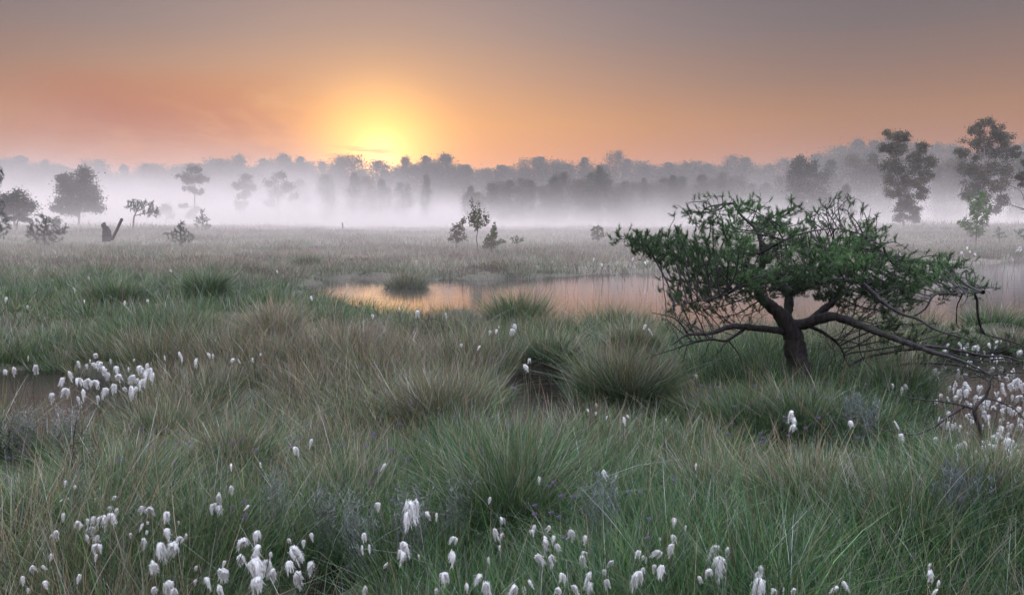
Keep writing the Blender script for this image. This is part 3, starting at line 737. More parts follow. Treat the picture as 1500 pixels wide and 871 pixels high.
# --- broadleaf saplings: stems by growth, leaves as little bent cards
def leaf_cloud(P, size, cols, droop=.3):
    n = len(P); d = rng.normal(0, 1, (n, 3)); d[:, 2] -= droop; d /= np.linalg.norm(d, axis=1)[:, None]
    s = np.cross(d, rng.normal(0, 1, (n, 3))); s /= np.linalg.norm(s, axis=1)[:, None]+1e-9
    L = (size*rng.uniform(.6, 1.3, n))[:, None]; nn = np.cross(d, s)
    A = P; B = P+d*L*.5+s*L*.33+nn*L*.08; Cc = P+d*L; D = P+d*L*.5-s*L*.33+nn*L*.08
    V = np.stack([A, B, Cc, D], 1).reshape(-1, 3); F = np.arange(n*4).reshape(n, 4)
    return V, F, np.repeat(cols, 4, 0)
def sapling(name, label, Y, trunk, limbs, crowns, step, leaf, nleaf, cols, cat='sapling', rt=.003, bark=None):
    P3 = lambda q: at_y(q[0], q[1], Y+q[2]); root_p = P3(trunk[0]).copy()
    nodes, parent = [], []; root = thing(name, root_p, label, cat)
    tubes = []
    for li, line in enumerate([trunk]+limbs):
        p = smooth_line([P3(q) for q in line], step, step*.06); i0 = len(nodes)
        r = np.interp(np.linspace(0, 1, len(p)), np.linspace(0, 1, len(line)), [q[3] for q in line])
        for k in range(len(p)):
            parent.append(-1 if (k == 0 and i0 == 0) else (len(nodes)-1 if k else int(np.argmin(np.linalg.norm(np.array(nodes[:i0])-p[0], axis=1))))); nodes.append(p[k])
        if li == 0: p = p.copy(); p[0][2] -= .3
        tubes.append(tube(p, r, 6))
    V, F, K = join(tubes); link('trunk', mesh_np('trunk', V-root_p, F, bark or M_bark_far, None, True), root)
    A = []
    for poly, n, th in crowns:
        q = in_poly_points(poly, n); t_ = th*np.sqrt(q[:, 2]/q[:, 2].max())*rng.uniform(-1, 1, n)
        A += [at_y(a, b, Y+c) for (a, b, _), c in zip(q, t_)]
    N, par = colonize(nodes, parent, A, step, step*18, step*1.7, jit=.25)
    parts, tips, R, kids = graph_tubes(N, par, rt, 2.1, len(nodes), .03, lambda r_: 4)
    if parts:
        V, F, K = join(parts); link('twigs', mesh_np('twigs', V-root_p, F, bark or M_bark_far, None, True), root)
    src = N[len(nodes):]; P = src[rng.integers(0, len(src), nleaf)]+rng.normal(0, step*.45, (nleaf, 3))
    cc = np.array(cols)[rng.integers(0, len(cols), nleaf)]*rng.uniform(.7, 1.3, nleaf)[:, None]
    V, F, K = leaf_cloud(P, leaf, cc); link('crown', mesh_np('crown', V-root_p, F, M_leaf, K), root)
    return root
OL = [(.09, .10, .045), (.07, .08, .04), (.12, .12, .06)]; BG = [(.07, .15, .04), (.10, .19, .055), (.05, .12, .04)]
sapling('birch_sapling', 'slender birch sapling with a bare lower stem rising from the misty heath', 32.0,
    [(700, 362, 0, .022), (698, 350, 0, .018), (700, 340, 0, .014), (700, 325, 0, .010), (697, 308, 0, .006), (687, 291, 0, .003)],
    [[(700, 334, 0, .008), (708, 322, 0, .005), (715, 314, 0, .003)], [(700, 330, 0, .006), (700, 310, 0, .004), (701, 294, 0, .002)]],
    [([(683, 322), (686, 312), (692, 300), (686, 288), (696, 300), (701, 293), (704, 305), (712, 310), (719, 318), (714, 330), (703, 337), (692, 337)], 200, .35)], .07, .085, 900, OL)
sapling('small_bush', 'pale misty bush with forked top next to the slender birch sapling', 34.0,
    [(668, 356, 0, .02), (670, 345, 0, .012), (678, 320, 0, .004)], [[(668, 350, 0, .01), (660, 340, 0, .006)], [(668, 350, 0, .01), (656, 352, 0, .004)]],
    [([(650, 353), (662, 342), (663, 328), (674, 326), (680, 316), (682, 335), (684, 350), (668, 355)], 170, .5)], .08, .09, 750, [(.09, .08, .055), (.12, .10, .07)], cat='bush')
sapling('small_bush', 'dark leafy bush with two upright shoots next to the slender birch sapling', 31.0,
    [(720, 366, 0, .02), (722, 350, 0, .012), (723, 330, 0, .004)], [[(720, 360, 0, .01), (732, 352, 0, .006), (738, 350, 0, .003)], [(720, 358, 0, .01), (710, 352, 0, .004)]],
    [([(706, 362), (710, 350), (718, 343), (721, 327), (727, 330), (729, 342), (730, 352), (740, 349), (733, 360)], 190, .45)], .07, .085, 1000, OL, cat='bush')
sapling('small_bush', 'tiny spiky plant alone on the pale heath beside the dark leafy bush', 33.0,
    [(756, 358, 0, .01), (757, 350, 0, .004)], [[(756, 356, 0, .005), (748, 349, 0, .003)], [(756, 356, 0, .005), (765, 349, 0, .003)]],
    [([(745, 350), (757, 346), (768, 349), (760, 357), (752, 357)], 40, .2)], .06, .08, 130, OL, cat='bush')
sapling('small_bush', 'round grey green bush on the misty heath above the pond', 42.0,
    [(876, 350, 0, .02), (876, 336, 0, .006)], [[(876, 346, 0, .01), (868, 336, 0, .005)], [(876, 346, 0, .01), (884, 338, 0, .005)]],
    [([(864, 349), (866, 334), (874, 329), (883, 332), (888, 346), (878, 352)], 120, .5)], .10, .11, 420, [(.07, .085, .05), (.10, .10, .07)], cat='bush')
sapling('birch_sapling', 'bright green young birch with uneven crown on the heath across the pond', 40.0,
    [(1430, 352, 0, .03), (1430, 335, 0, .022), (1432, 315, 0, .015), (1432, 295, 0, .008), (1433, 281, 0, .003)],
    [[(1430, 342, 0, .012), (1418, 332, 0, .008), (1404, 326, 0, .004)], [(1431, 325, 0, .01), (1442, 315, 0, .007), (1450, 310, 0, .003)], [(1431, 315, 0, .008), (1424, 300, 0, .005), (1419, 290, 0, .003)]],
    [([(1404, 332), (1402, 322), (1416, 318), (1420, 306), (1416, 288), (1424, 282), (1432, 290), (1441, 279), (1448, 286), (1446, 298), (1456, 300), (1450, 318), (1446, 334), (1440, 347), (1420, 348)], 520, .55)], .075, .085, 3000, BG)
sapling('young_shrub', 'yellow green shrub rising behind the top of the bog pine', 30.0,
    [(1272, 352, 0, .02), (1272, 335, 0, .01), (1274, 322, 0, .004)], [],
    [([(1264, 350), (1264, 332), (1272, 322), (1282, 330), (1287, 345), (1280, 352)], 160, .4)], .08, .08, 700, [(.09, .12, .05)], cat='bush')

# --- dead heather bush standing in the near grass
Yh = at_z(112, 760, .1)[1]
grow_pine('dead_heather_bush', 'dark leafless twiggy heather bush sticking up from the near grass', 'bush', Yh,
    [(108, 730, 0, .006), (106, 690, 0, .005), (108, 650, 0, .003), (112, 612, 0, .001)],
    [[(107, 695, 0, .004), (125, 675, 0, .003), (145, 655, .03, .001)], [(106, 690, 0, .003), (92, 660, 0, .002), (84, 640, 0, .001)], [(107, 700, 0, .003), (130, 700, -.02, .002), (150, 685, -.03, .001)]],
    [([(78, 660), (86, 632), (112, 608), (135, 630), (148, 655), (150, 690), (128, 712), (95, 700)], 360, .10, 0)],
    .011, .0010, (5, .006, .0016), r_base=.008, part_limb='branch', infl=.2, green=((.05, .03, .025), (.10, .07, .06)))
Yh = at_z(625, 512, .1)[1]
grow_pine('heather_bush', 'bushy brown heather with fine upright twigs near the pond shore', 'bush', Yh,
    [(622, 512, 0, .012), (624, 490, 0, .008), (628, 465, 0, .003)],
    [[(622, 505, 0, .006), (610, 485, 0, .004), (600, 472, 0, .002)], [(622, 505, 0, .006), (640, 490, 0, .004), (652, 478, 0, .002)]],
    [([(596, 500), (600, 470), (620, 458), (645, 462), (660, 485), (645, 505)], 330, .3, 0)],
    .022, .0018, (7, .016, .003), r_base=.012, part_limb='branch', infl=.4, green=((.06, .05, .035), (.16, .13, .10)))

# --- broken stump, leaning log, post
def stump():
    Y = 41.0; p0 = at_y(156, 351, Y); root = thing('broken_stump', p0, 'dark broken tree stump with a jagged hooked top on the heath', 'stump')
    p = smooth_line([at_y(a, b, Y) for a, b in [(156, 354), (155, 345), (154, 336), (152, 329), (154, 326)]], .05)
    r = np.interp(np.linspace(0, 1, len(p)), [0, .3, .6, .85, 1], [.20, .17, .12, .12, .04])
    V, F, K = tube(p, r, 12, .16); link('trunk', mesh_np('trunk', V-p0, F, M_dead, None, True), root)
    p = smooth_line([at_y(a, b, Y-.05) for a, b in [(159, 352), (160, 343), (159, 336), (157, 331)]], .05)
    V, F, K = tube(p, np.interp(np.linspace(0, 1, len(p)), [0, .6, 1], [.14, .10, .02]), 9, .2); link('splinter', mesh_np('splinter', V-p0, F, M_dead, None, True), root)
    Y = 40.6; p0 = at_y(165, 350, Y)
    p = smooth_line([at_y(a, b, Y) for a, b in [(164, 351), (168, 343), (172, 335), (176, 326), (179, 320)]], .05)
    V, F, K = tube(p, np.interp(np.linspace(0, 1, len(p)), [0, .8, .97, 1], [.075, .07, .075, .04]), 9, .08)
    props(link('leaning_log', mesh_np('leaning_log', V-p0, F, M_dead, None, True), None, p0), 'bare dead pole leaning upwards out of the heath against the broken stump', 'log')
    Y = 90.0; p0 = at_y(502, 333, Y)
    V, F, K = tube([at_y(502, 336, Y), at_y(502, 330, Y), at_y(501.5, 326, Y)], [.09, .09, .08], 7, .05)
    F2 = np.array([[14, 15, 16, 17], [14, 17, 18, 20], [18, 19, 20, 20]])
    props(link('wooden_post', mesh_np('wooden_post', V-p0, F, M_dead, None, True), None, p0), 'short lone wooden post at the edge of the mist below the sun', 'post')
stump()

# ------------------------------------------------------------------ far trees: crowns of leaf clumps round real limbs
def blob_tree(name, label, Y, base_px, blobs, leaf, n, cols, cat='tree', group=None, trunk_r=.16, bark=None, ztop=None, sub=9, droop=.3):
    """blobs: (px, py, rx, ry) in photo pixels at distance Y"""
    leaf *= .8; n = int(n*1.7); s = scale_at(Y); p0 = at_y(base_px[0], base_px[1], Y); root = thing(name, p0, label, cat, group)
    Bs = [(at_y(a, b, Y+rng.uniform(-.5, .5)*rx*s), rx*s, ry*s) for a, b, rx, ry in blobs]
    top = max(Bs, key=lambda b: b[0][2]); tp = top[0]
    tr = smooth_line([p0-np.array([0, 0, .5]), p0*.6+tp*.4+np.array([rng.normal(0, .15), 0, 0]), tp], .5, .02)
    tubes = [tube(tr, np.linspace(trunk_r, trunk_r*.25, len(tr)), 8, .05)]
    centers, wts = [], []
    for c, rx, ry in Bs:
        k = int(np.clip(sub*max(1, rx*ry*.8), 6, 26)*(1 if bark is None else 1.5))
        q = rng.normal(0, 1, (k, 3)); q /= np.linalg.norm(q, axis=1)[:, None]; q *= (rng.uniform(.35, 1, k)**.5)[:, None]
        q = c+q*np.array([rx, rx*.8, ry])*.82
        j = int(np.argmin(np.abs(tr[:, 2]-(c[2]-ry*.6)))); a = tr[j]
        lim = smooth_line([a, (a+c)/2+np.array([0, 0, -.1*rx]), c], .5)
        tubes.append(tube(lim, np.linspace(trunk_r*.4, trunk_r*.15, len(lim)), 5))
        for e in q:
            if rng.uniform() < .6: tubes.append(tube([lim[int(rng.integers(len(lim)//2, len(lim)))], e], [trunk_r*.12, trunk_r*.05], 3))
            centers.append(e); wts.append(min(rx, ry)*(.42 if bark is None else .36))
    V, F, K = join(tubes); link('trunk', mesh_np('trunk', V-p0, F, bark or M_bark_far, None, True), root)
    centers = np.array(centers); wts = np.array(wts); pick = rng.integers(0, len(centers), n)
    P = centers[pick]+rng.normal(0, 1, (n, 3))*(wts[pick]*(.5+.5*np.minimum(rng.exponential(1, n), 1.0)))[:, None]*np.array([1, 1, .8])
    cc = np.array(cols)[rng.integers(0, len(cols), n)]*(.65+.7*hash2(pick, pick*3, 4))[:, None]
    V, F, K = leaf_cloud(P, leaf, cc, droop); link('crown', mesh_np('crown', V-p0, F, M_leaf, K), root)
    return root
DG = [(.035, .045, .028), (.05, .055, .032), (.028, .038, .026)]; WG = [(.06, .06, .035), (.045, .05, .03), (.08, .075, .045)]
# trees on the heath edge that stand out of the mist
blob_tree('round_tree', 'dark round low tree in the mist behind the low spreading dwarf pine', 95.0, (22, 330),
    [(20, 292, 18, 13), (38, 303, 14, 13), (8, 305, 16, 14), (25, 308, 20, 10), (-12, 300, 16, 15)], .30, 3600, DG)
blob_tree('oak_tree', 'large dark oak shaped tree fading at its foot into white mist', 120.0, (114, 330),
    [(122, 252, 11, 11), (107, 268, 16, 13), (130, 268, 14, 14), (95, 275, 12, 16), (118, 285, 22, 18), (136, 290, 12, 15), (96, 298, 18, 13), (138, 303, 14, 9), (113, 307, 20, 9), (88, 306, 13, 7), (92, 261, 8, 7)], .34, 8500, DG)
blob_tree('tall_pine', 'faint tall pine with a bare trunk and rounded top in thick mist', 150.0, (283, 332),
    [(285, 250, 11, 9), (270, 259, 12, 6), (296, 262, 13, 7), (284, 266, 14, 7), (275, 276, 11, 4), (290, 280, 10, 4), (268, 301, 9, 3), (286, 308, 8, 5), (278, 318, 10, 6)], .36, 3300, DG)
blob_tree('pine_tree', 'very faint narrow pine in thick mist beside the bare trunked pine', 165.0, (357, 332),
    [(360, 262, 9, 8), (350, 270, 12, 7), (366, 275, 8, 8), (357, 285, 12, 7), (352, 300, 10, 8)], .38, 2300, DG)
blob_tree('pine_tree', 'very faint wide pine in thick mist toward the sun', 170.0, (410, 334),
    [(408, 258, 12, 7), (396, 268, 12, 7), (422, 272, 13, 9), (408, 282, 16, 8), (428, 288, 10, 6), (398, 296, 12, 7)], .4, 2600, DG)
blob_tree('pine_tree', 'small blurred pine between the umbrella shaped tree and the faint tall pine', 150.0, (242, 330),
    [(243, 305, 9, 6), (236, 312, 8, 6), (249, 314, 8, 6)], .34, 900, DG)
blob_tree('small_tree', 'low misty shrub behind the tip of the low spreading dwarf pine', 80.0, (83, 334), [(83, 324, 5, 7), (80, 329, 6, 5)], .18, 500, DG)
blob_tree('small_tree', 'flat topped little tree at the foot of the dark round tree', 80.0, (25, 336), [(14, 320, 10, 4), (28, 318, 12, 5), (40, 321, 10, 4)], .18, 900, DG)
blob_tree('birch_tree', 'tall dark birch with a split leafy crown standing in front of the misty wood', 92.0, (1326, 334),
    [(1307, 198, 13, 9), (1322, 203, 11, 10), (1298, 215, 12, 8), (1314, 218, 15, 12), (1352, 218, 12, 9), (1340, 232, 14, 10), (1358, 238, 11, 10), (1303, 240, 17, 13), (1330, 246, 22, 14), (1355, 258, 12, 10), (1312, 262, 20, 13), (1338, 270, 20, 14), (1310, 282, 14, 12), (1332, 290, 18, 12), (1350, 283, 9, 10), (1322, 304, 13, 10), (1340, 308, 9, 8), (1318, 318, 10, 7), (1338, 320, 9, 6)], .21, 17000, WG, bark=M_birch, sub=7, droop=.8)
blob_tree('birch_tree', 'tallest wide crowned birch with sky showing through, beside the split birch', 98.0, (1448, 334),
    [(1442, 180, 12, 9), (1432, 192, 14, 10), (1464, 190, 14, 9), (1424, 208, 15, 11), (1450, 206, 16, 12), (1475, 203, 12, 10), (1410, 222, 12, 9), (1440, 226, 20, 12), (1470, 225, 18, 12), (1488, 222, 8, 12), (1415, 244, 16, 13), (1446, 248, 24, 14), (1478, 246, 14, 14), (1430, 268, 22, 13), (1462, 270, 20, 13), (1418, 285, 12, 9), (1446, 290, 18, 11), (1468, 292, 10, 9), (1430, 305, 10, 9), (1456, 308, 12, 8)], .21, 17000, WG, bark=M_birch, sub=6, droop=.8)
blob_tree('leafy_tree', 'grey misty tree with two rounded tops before the sloping wood', 125.0, (1183, 334),
    [(1172, 240, 13, 10), (1190, 243, 10, 8), (1165, 258, 12, 10), (1183, 256, 16, 11), (1203, 258, 12, 10), (1170, 275, 17, 12), (1196, 276, 18, 13), (1165, 292, 14, 11), (1188, 296, 22, 12), (1210, 293, 12, 10), (1178, 310, 18, 10)], .34, 8500, DG)
blob_tree('conical_tree', 'small cone shaped tree in mist between the two topped tree and the split birch', 120.0, (1240, 330),
    [(1240, 276, 5, 6), (1240, 288, 9, 8), (1240, 300, 12, 8), (1242, 312, 14, 8)], .3, 1800, DG)
blob_tree('pine_tree', 'dark pine boughs cut by the frame edge beside the tallest birch', 70.0, (1512, 338),
    [(1505, 238, 10, 4), (1500, 258, 12, 6), (1508, 270, 14, 5), (1515, 245, 12, 8), (1515, 290, 10, 6)], .24, 1800, DG)
# bare fallen boughs at the right edge
Yb = 55.0
grow_pine('bare_shrub', 'bare tangled branches reaching in from the frame edge over misty grass', 'dead tree', Yb,
    [(1520, 330, 0, .06), (1510, 315, 0, .05), (1500, 305, 0, .04), (1480, 298, 0, .02), (1470, 288, 0, .01)], [[(1508, 312, 0, .03), (1495, 280, 0, .02), (1478, 272, 0, .01)]],
    [([(1470, 270), (1510, 270), (1520, 325), (1475, 312)], 60, .8, 0)], .16, .008, None, r_base=.06, part_limb='branch', infl=3)

# a wood of copies: few models, many individually placed trees
def proto(kind):
    """models built where the first of their kind stands"""
    return kind
def wood(group, label_fn, Y0, spots, models):
    """spots: (px, top_py, width_px); models are trees built from unit blobs at height 10 m"""
    marks = [(-999, 'above the dark round tree'), (75, 'behind the dark oak'), (200, 'behind the umbrella shaped tree'), (320, 'behind the faint pines'), (450, 'below the glow'), (620, 'past the sun'),
             (740, 'behind the slender birch sapling'), (860, 'in the middle stretch'), (990, 'above the crown of the bog pine'), (1150, 'behind the two topped tree'), (1280, 'around the split birch'), (1390, 'around the tallest birch')]
    seen = {}
    for i, (px, top, wpx) in enumerate(sorted(spots)):
        mk = [b for a, b in marks if px >= a][-1]; seen[mk] = seen.get(mk, -1)+1
        Y = Y0+rng.uniform(-10, 10); p = at_y(px, 330, Y); p[2] = -.2
        hgt = at_y(px, top, Y)[2]+.2
        m = models[i % len(models)]
        s = hgt/10.0; lab = '%s %s, %s of them' % (label_fn(i), mk, ordinal(seen[mk]))
        if m['free']:
            m['free'] = False; r = m['root']; r.location = p; r.rotation_euler = (0, 0, rng.uniform(0, 6.28)); r.scale = (wpx*scale_at(Y)/m['w'],)*2+(s,)
            r['label'] = lab; r['group'] = group
        else:
            r = copy_tree(m['root'], p, rng.uniform(0, 6.28), s, lab, group); r.scale = (wpx*scale_at(Y)/m['w'],)*2+(s,)
def unit_tree(name, shape, wdt, n, leaf, cols, sub=5):
    """10 m model at the origin"""
    root = thing(name, (0, 0, 0), 'x', 'tree'); tr = smooth_line([(0, 0, -.3), (.2, .1, 4), (0, 0, 8.6)], .5, .05)
    tubes = [tube(tr, np.linspace(.2, .04, len(tr)), 6)]; cs, ws = [], []
    for (z, r, rz) in shape:
        for k in range(sub):
            a = rng.uniform(0, 2*PI); rr = r*rng.uniform(.2, .85); c = np.array([math.cos(a)*rr, math.sin(a)*rr, z+rng.uniform(-rz, rz)])
            tubes.append(tube([tr[int(np.argmin(abs(tr[:, 2]-(c[2]-.8))))], c], [.07, .03], 3)); cs.append(c); ws.append(r*rng.uniform(.25, .5))
    V, F, K = join(tubes); link('trunk', mesh_np('trunk', V, F, M_bark_far, None, True), root)
    cs = np.array(cs); ws = np.array(ws); pk = rng.integers(0, len(cs), n)
    P = cs[pk]+rng.normal(0, 1, (n, 3))*(ws[pk]*(.45+.5*np.minimum(rng.exponential(1, n), 1.0)))[:, None]
    P = P*(1, 1, 1); P[:, 2] = np.where(P[:, 2] > 10.2, 9.0, P[:, 2])
    cc = np.array(cols)[rng.integers(0, len(cols), n)]*(.65+.7*hash2(pk, pk*3, 4))[:, None]
    V, F, K = leaf_cloud(P, leaf, cc); link('crown', mesh_np('crown', V, F, M_leaf, K), root)
    return dict(root=root, free=True, w=wdt)
def models():
    return [unit_tree('wood_tree', [(9, 1.0, .6), (7.8, 2.2, .6), (6.2, 2.8, .8), (4.4, 2.8, .9), (2.6, 2.4, .9)], 5.4, 9500, .21, DG, 7),
            unit_tree('wood_tree', [(8.8, 1.8, .7), (7.2, 2.5, .7), (5.4, 3.0, .8), (3.4, 2.8, .9), (1.8, 2.0, .6)], 5.6, 9500, .21, DG, 7),
            unit_tree('wood_tree', [(9.6, .5, .4), (8.4, 1.2, .6), (6.6, 1.8, .8), (4.6, 2.3, .9), (2.6, 2.5, .9)], 4.6, 8000, .20, DG, 7),
            unit_tree('wood_tree', [(9, 2.0, .5), (7.6, 2.6, .5), (5.6, 2.0, .8), (3.6, 2.2, .8), (2, 2.4, .8)], 5.2, 9000, .21, WG, 7)]
MID = models()
def interp_spots(profile, gap, jit, wmin, wmax):
    xs = [a for a, b in profile]; ys = [b for a, b in profile]; out = []; x = xs[0]
    while x < xs[-1]:
        out.append((x+rng.uniform(-.2, .2)*gap, np.interp(x, xs, ys)+rng.uniform(-jit, jit*1.6), rng.uniform(wmin, wmax)*1.35)); x += gap*rng.uniform(.75, 1.25)
    return out
far_prof = [(-120, 235), (0, 232), (40, 228), (90, 238), (140, 236), (190, 248), (250, 246), (300, 238), (350, 228), (380, 238), (420, 230), (460, 236), (510, 230), (550, 240), (575, 243), (600, 234), (640, 226), (670, 236),
            (700, 244), (760, 236), (800, 234), (850, 240), (905, 224), (930, 236), (980, 240), (1020, 232), (1060, 240), (1095, 222), (1110, 240), (1140, 226), (1160, 238), (1200, 222), (1240, 208), (1290, 206), (1330, 212), (1380, 208), (1420, 214), (1500, 210), (1620, 212)]
wood('wood on the horizon', lambda i: 'hazy tree of the horizon wood', 380.0, interp_spots(far_prof, 15, 7, 26, 46), MID)
mid_prof = [(690, 276), (720, 268), (760, 262), (800, 264), (830, 256), (850, 258), (876, 246), (892, 268), (930, 266), (960, 262), (985, 256), (1010, 262), (1050, 254), (1080, 260), (1095, 272), (1130, 284)]
wood('dark row of trees behind the mist', lambda i: 'darker tree of the nearer row', 168.0, interp_spots(mid_prof, 14, 6, 20, 32), MID)
wood('dark row of trees behind the mist', lambda i: 'taller dark tree', 158.0, [(877, 243, 16), (812, 258, 26), (985, 258, 28), (1055, 252, 22)], MID)
wood('faint trees in the mist', lambda i: 'dim mist swallowed tree', 225.0, [(440, 262, 34), (480, 256, 34), (520, 254, 36), (560, 262, 34), (625, 256, 22), (590, 268, 30), (540, 258, 26)], MID)
wood('blue misty trees on the slope', lambda i: 'bluish tree of the sloping wood', 180.0, [(1120, 268, 40), (1150, 258, 40), (1215, 236, 44), (1250, 226, 44), (1275, 224, 40), (1300, 240, 40), (1385, 232, 40), (1405, 226, 34), (1370, 244, 34), (1490, 230, 40), (1520, 230, 40)], MID)

# ------------------------------------------------------------------ cotton grass
def fluff(sz, seed, long=1.0, lobes=3):
    """one wet spikelet cluster hanging from the origin: limp strands matted into lobes, with loose fibres"""
    r_ = np.random.default_rng(seed); nu, nv = 10, 9; VV, FF, off = [], [], 0
    for lb in range(lobes):
        u = np.linspace(0, 2*PI, nu, endpoint=False); v = np.linspace(0, 1, nv)
        prof = np.interp(v, [0, .10, .3, .6, .85, 1], [.08, .34, .52, .46, .26, .03])*(1.25 if lobes == 1 else r_.uniform(.7, 1.05))
        ph = r_.uniform(0, 6, 3); L = sz*long*r_.uniform(.75, 1.45); az_ = r_.uniform(0, 2*PI); out_ = r_.uniform(.05, .55) if lobes > 1 else .1
        ox, oy = math.cos(az_)*out_, math.sin(az_)*out_; V = []
        for k, t in enumerate(v):
            rr = prof[k]*sz*.48*(1+.35*np.sin(u*2+ph[0]+t*3)+.2*np.sin(u*4+ph[1]-t*4)+r_.normal(0, .18, nu))
            arch = math.sin(min(t*2.2, PI/2))
            V.append(np.stack([rr*np.cos(u)+ox*L*arch*.8, rr*np.sin(u)*.8+oy*L*arch*.8, np.full(nu, -t*L+.18*sz*math.sin(t*PI))+r_.normal(0, .03, nu)*sz], -1))
        V = np.concatenate(V); i = np.arange(nu*nv).reshape(nv, nu); j = np.roll(i, -1, 1)
        VV.append(V); FF.append(np.stack([i[:-1], j[:-1], j[1:], i[1:]], -1).reshape(-1, 4)+off); off += len(V)
        n = 300//lobes; k = r_.integers(nu*2, nu*nv, n); o = V[k]; out = o-V.mean(0); out[:, 2] = 0; out /= np.linalg.norm(out, axis=1)[:, None]+1e-9
        d = out*.22+np.array([0, 0, -1.0])+r_.normal(0, .24, (n, 3)); d /= np.linalg.norm(d, axis=1)[:, None]
        s = np.cross(d, r_.normal(0, 1, (n, 3))); s /= np.linalg.norm(s, axis=1)[:, None]; ln = sz*r_.uniform(.1, .7, n)[:, None]**1.3
        wd = sz*.02; Q = np.stack([o-d*ln*.4-s*wd, o-d*ln*.4+s*wd, o+d*ln+s*wd*.3, o+d*ln-s*wd*.3], 1).reshape(-1, 3)
        VV.append(Q); FF.append(np.arange(n*4).reshape(n, 4)+off); off += len(Q)
    return mesh_np('seed_head', np.concatenate(VV), np.concatenate(FF), M_cotton, None, True)
HEADS = [fluff(1.0, s, l, n) for s, l, n in [(1, 1, 3), (2, 1.1, 2), (3, .8, 3), (4, 1.0, 4), (5, 1.2, 2), (6, .9, 3), (8, 1.1, 1), (9, .9, 4), (21, 1, 2), (22, .9, 3)]]
THIN = [fluff(1.0, s, l, 1) for s, l in [(11, 2.2), (12, 2.6)]]
M_stem = leaf_mat('cotton_stem', .5, .1, .3)
def cotton(heads, label, group, zh=.42, name='cotton_grass', k_=1.0):
    """heads: [(px, py, size_px, thin)] one plant: a stalk that splits into short pedicels, a tuft on each"""
    cxm = np.mean([h[0] for h in heads]); cym = np.min([h[1] for h in heads])
    c = at_z(cxm, cym, zh+rng.uniform(-.04, .04)); Y = c[1]; s = scale_at(Y)/math.cos(PITCH)
    gx, gy = c[0]+rng.normal(0, .06), Y+rng.normal(.03, .05)
    gz = float(height(np.array([gx]), np.array([gy]))[0]); gz = max(gz, -.05); root_p = np.array([gx, gy, gz])
    root = thing(name, root_p, label, 'cotton grass', group); root['kind'] = 'thing'
    fork = c+np.array([rng.normal(0, .01), 0, -.02]); parts = []
    main = smooth_line([root_p-np.array([0, 0, .05]), (root_p+fork)/2+np.array([rng.normal(0, .02), 0, .04]), fork], .06)
    wst = .0009+.00022*Y
    v, f, k = tube(main, np.full(len(main), wst), 4); parts.append((v, f, k+np.array([.05, .08, .035])))
    for (px, py, sz, thin) in heads:
        tp = at_y(px, py-sz*.45, Y+rng.normal(0, .015)); hd = sz*s
        arc = smooth_line([fork, (fork+tp)/2+np.array([0, 0, .02]), tp+np.array([0, 0, .006]), tp], .02)
        v, f, k = tube(arc, np.full(len(arc), wst*.7), 4); parts.append((v, f, k+np.array([.10, .08, .05])))
        me = THIN[int(rng.integers(2))] if thin else HEADS[int(rng.integers(len(HEADS)))]
        o = link('seed_head', me, root, tp-root_p); q = k_*hd*(.9 if not thin else .45); o.scale = (q*rng.uniform(.85, 1.15), q*.9, q*rng.uniform(.85, 1.1))
        o.rotation_euler = (rng.normal(0, .25), rng.normal(0, .3), rng.uniform(0, 6.28))
    V, F, K = join(parts); link('stem', mesh_np('stem', V-root_p, F, M_stem, K), root)
Z7 = [(280,465,25),(512,390,20),(480,435,25),(515,445,30),(480,475,40),(445,485,45),(385,490,30),(352,508,32),(415,480,28),(400,530,40),(380,565,35),(425,565,36),(245,540,25),(225,560,30),(425,605,36),(425,642,22),(300,390,12),(275,398,12),(420,392,14),(452,378,14),(440,345,14),(290,318,18),(332,337,14),(228,642,25),(100,750,50,1),(135,705,30),(183,695,22),(195,762,28),(350,733,30),(125,790,18),(650,445,34),(630,435,28),(730,462,36),(785,495,16),(630,510,24),(650,495,12),(575,555,26),(632,590,50),(645,535,16),(730,535,36),(705,610,60),(765,615,65),(800,570,26),(820,553,20),(670,680,42),(665,705,50),(735,780,65),(680,795,36),(765,800,36),(865,692,18),(990,672,20),(858,762,40,1),(905,755,42),(975,730,66),(965,790,46),(965,390,46),(940,425,34),(963,432,32),(1012,355,36),(1070,590,50),(1125,550,42),(1050,655,38),(1135,615,56),(1110,690,75),(1165,690,65),(1130,760,60),(1190,640,28),(1200,720,48),(1268,572,18),(1280,625,55),(1335,590,46,1),(1365,560,46,1),(1318,655,26),(1270,680,40),(1300,740,60),(1370,690,50),(1295,175,30),(1370,140,24),(1143,238,18),(1015,248,30,1),(1095,430,30,1)]
Z8 = [(160,430,55,1),(300,440,80),(330,412,50),(290,470,50),(375,462,30),(418,465,32,1),(98,552,28),(92,608,30),(122,605,36,1),(270,600,50),(268,640,45),(338,648,30,1),(500,570,28),(485,645,52),(198,683,20),(445,733,42),(612,750,50),(632,785,60),(418,793,22),(550,775,30),(105,790,38),(655,400,42,1),(705,485,26),(675,540,42),(710,553,26),(695,605,24,1),(645,655,22),(848,520,30),(918,518,18),(835,535,20),(895,585,46),(935,565,28),(940,605,30),(1010,540,36),(1075,565,26),(860,657,48),(918,652,32),(925,685,18),(968,730,34),(822,758,26),(800,790,30),(765,790,48),(958,797,34),(1015,790,42),(1090,735,50),(1095,780,46),(1060,660,48),(1070,632,24),(1155,715,32),(1168,760,36),(1190,672,24),(1310,627,24),(1332,652,26),(1400,635,36),(1455,605,42),(1398,573,18),(1455,560,28),(1300,735,56),(1328,700,20),(1375,700,50,1),(1415,710,56),(195,250,34,1),(1150,275,26),(870,310,44,1),(1465,490,34)]
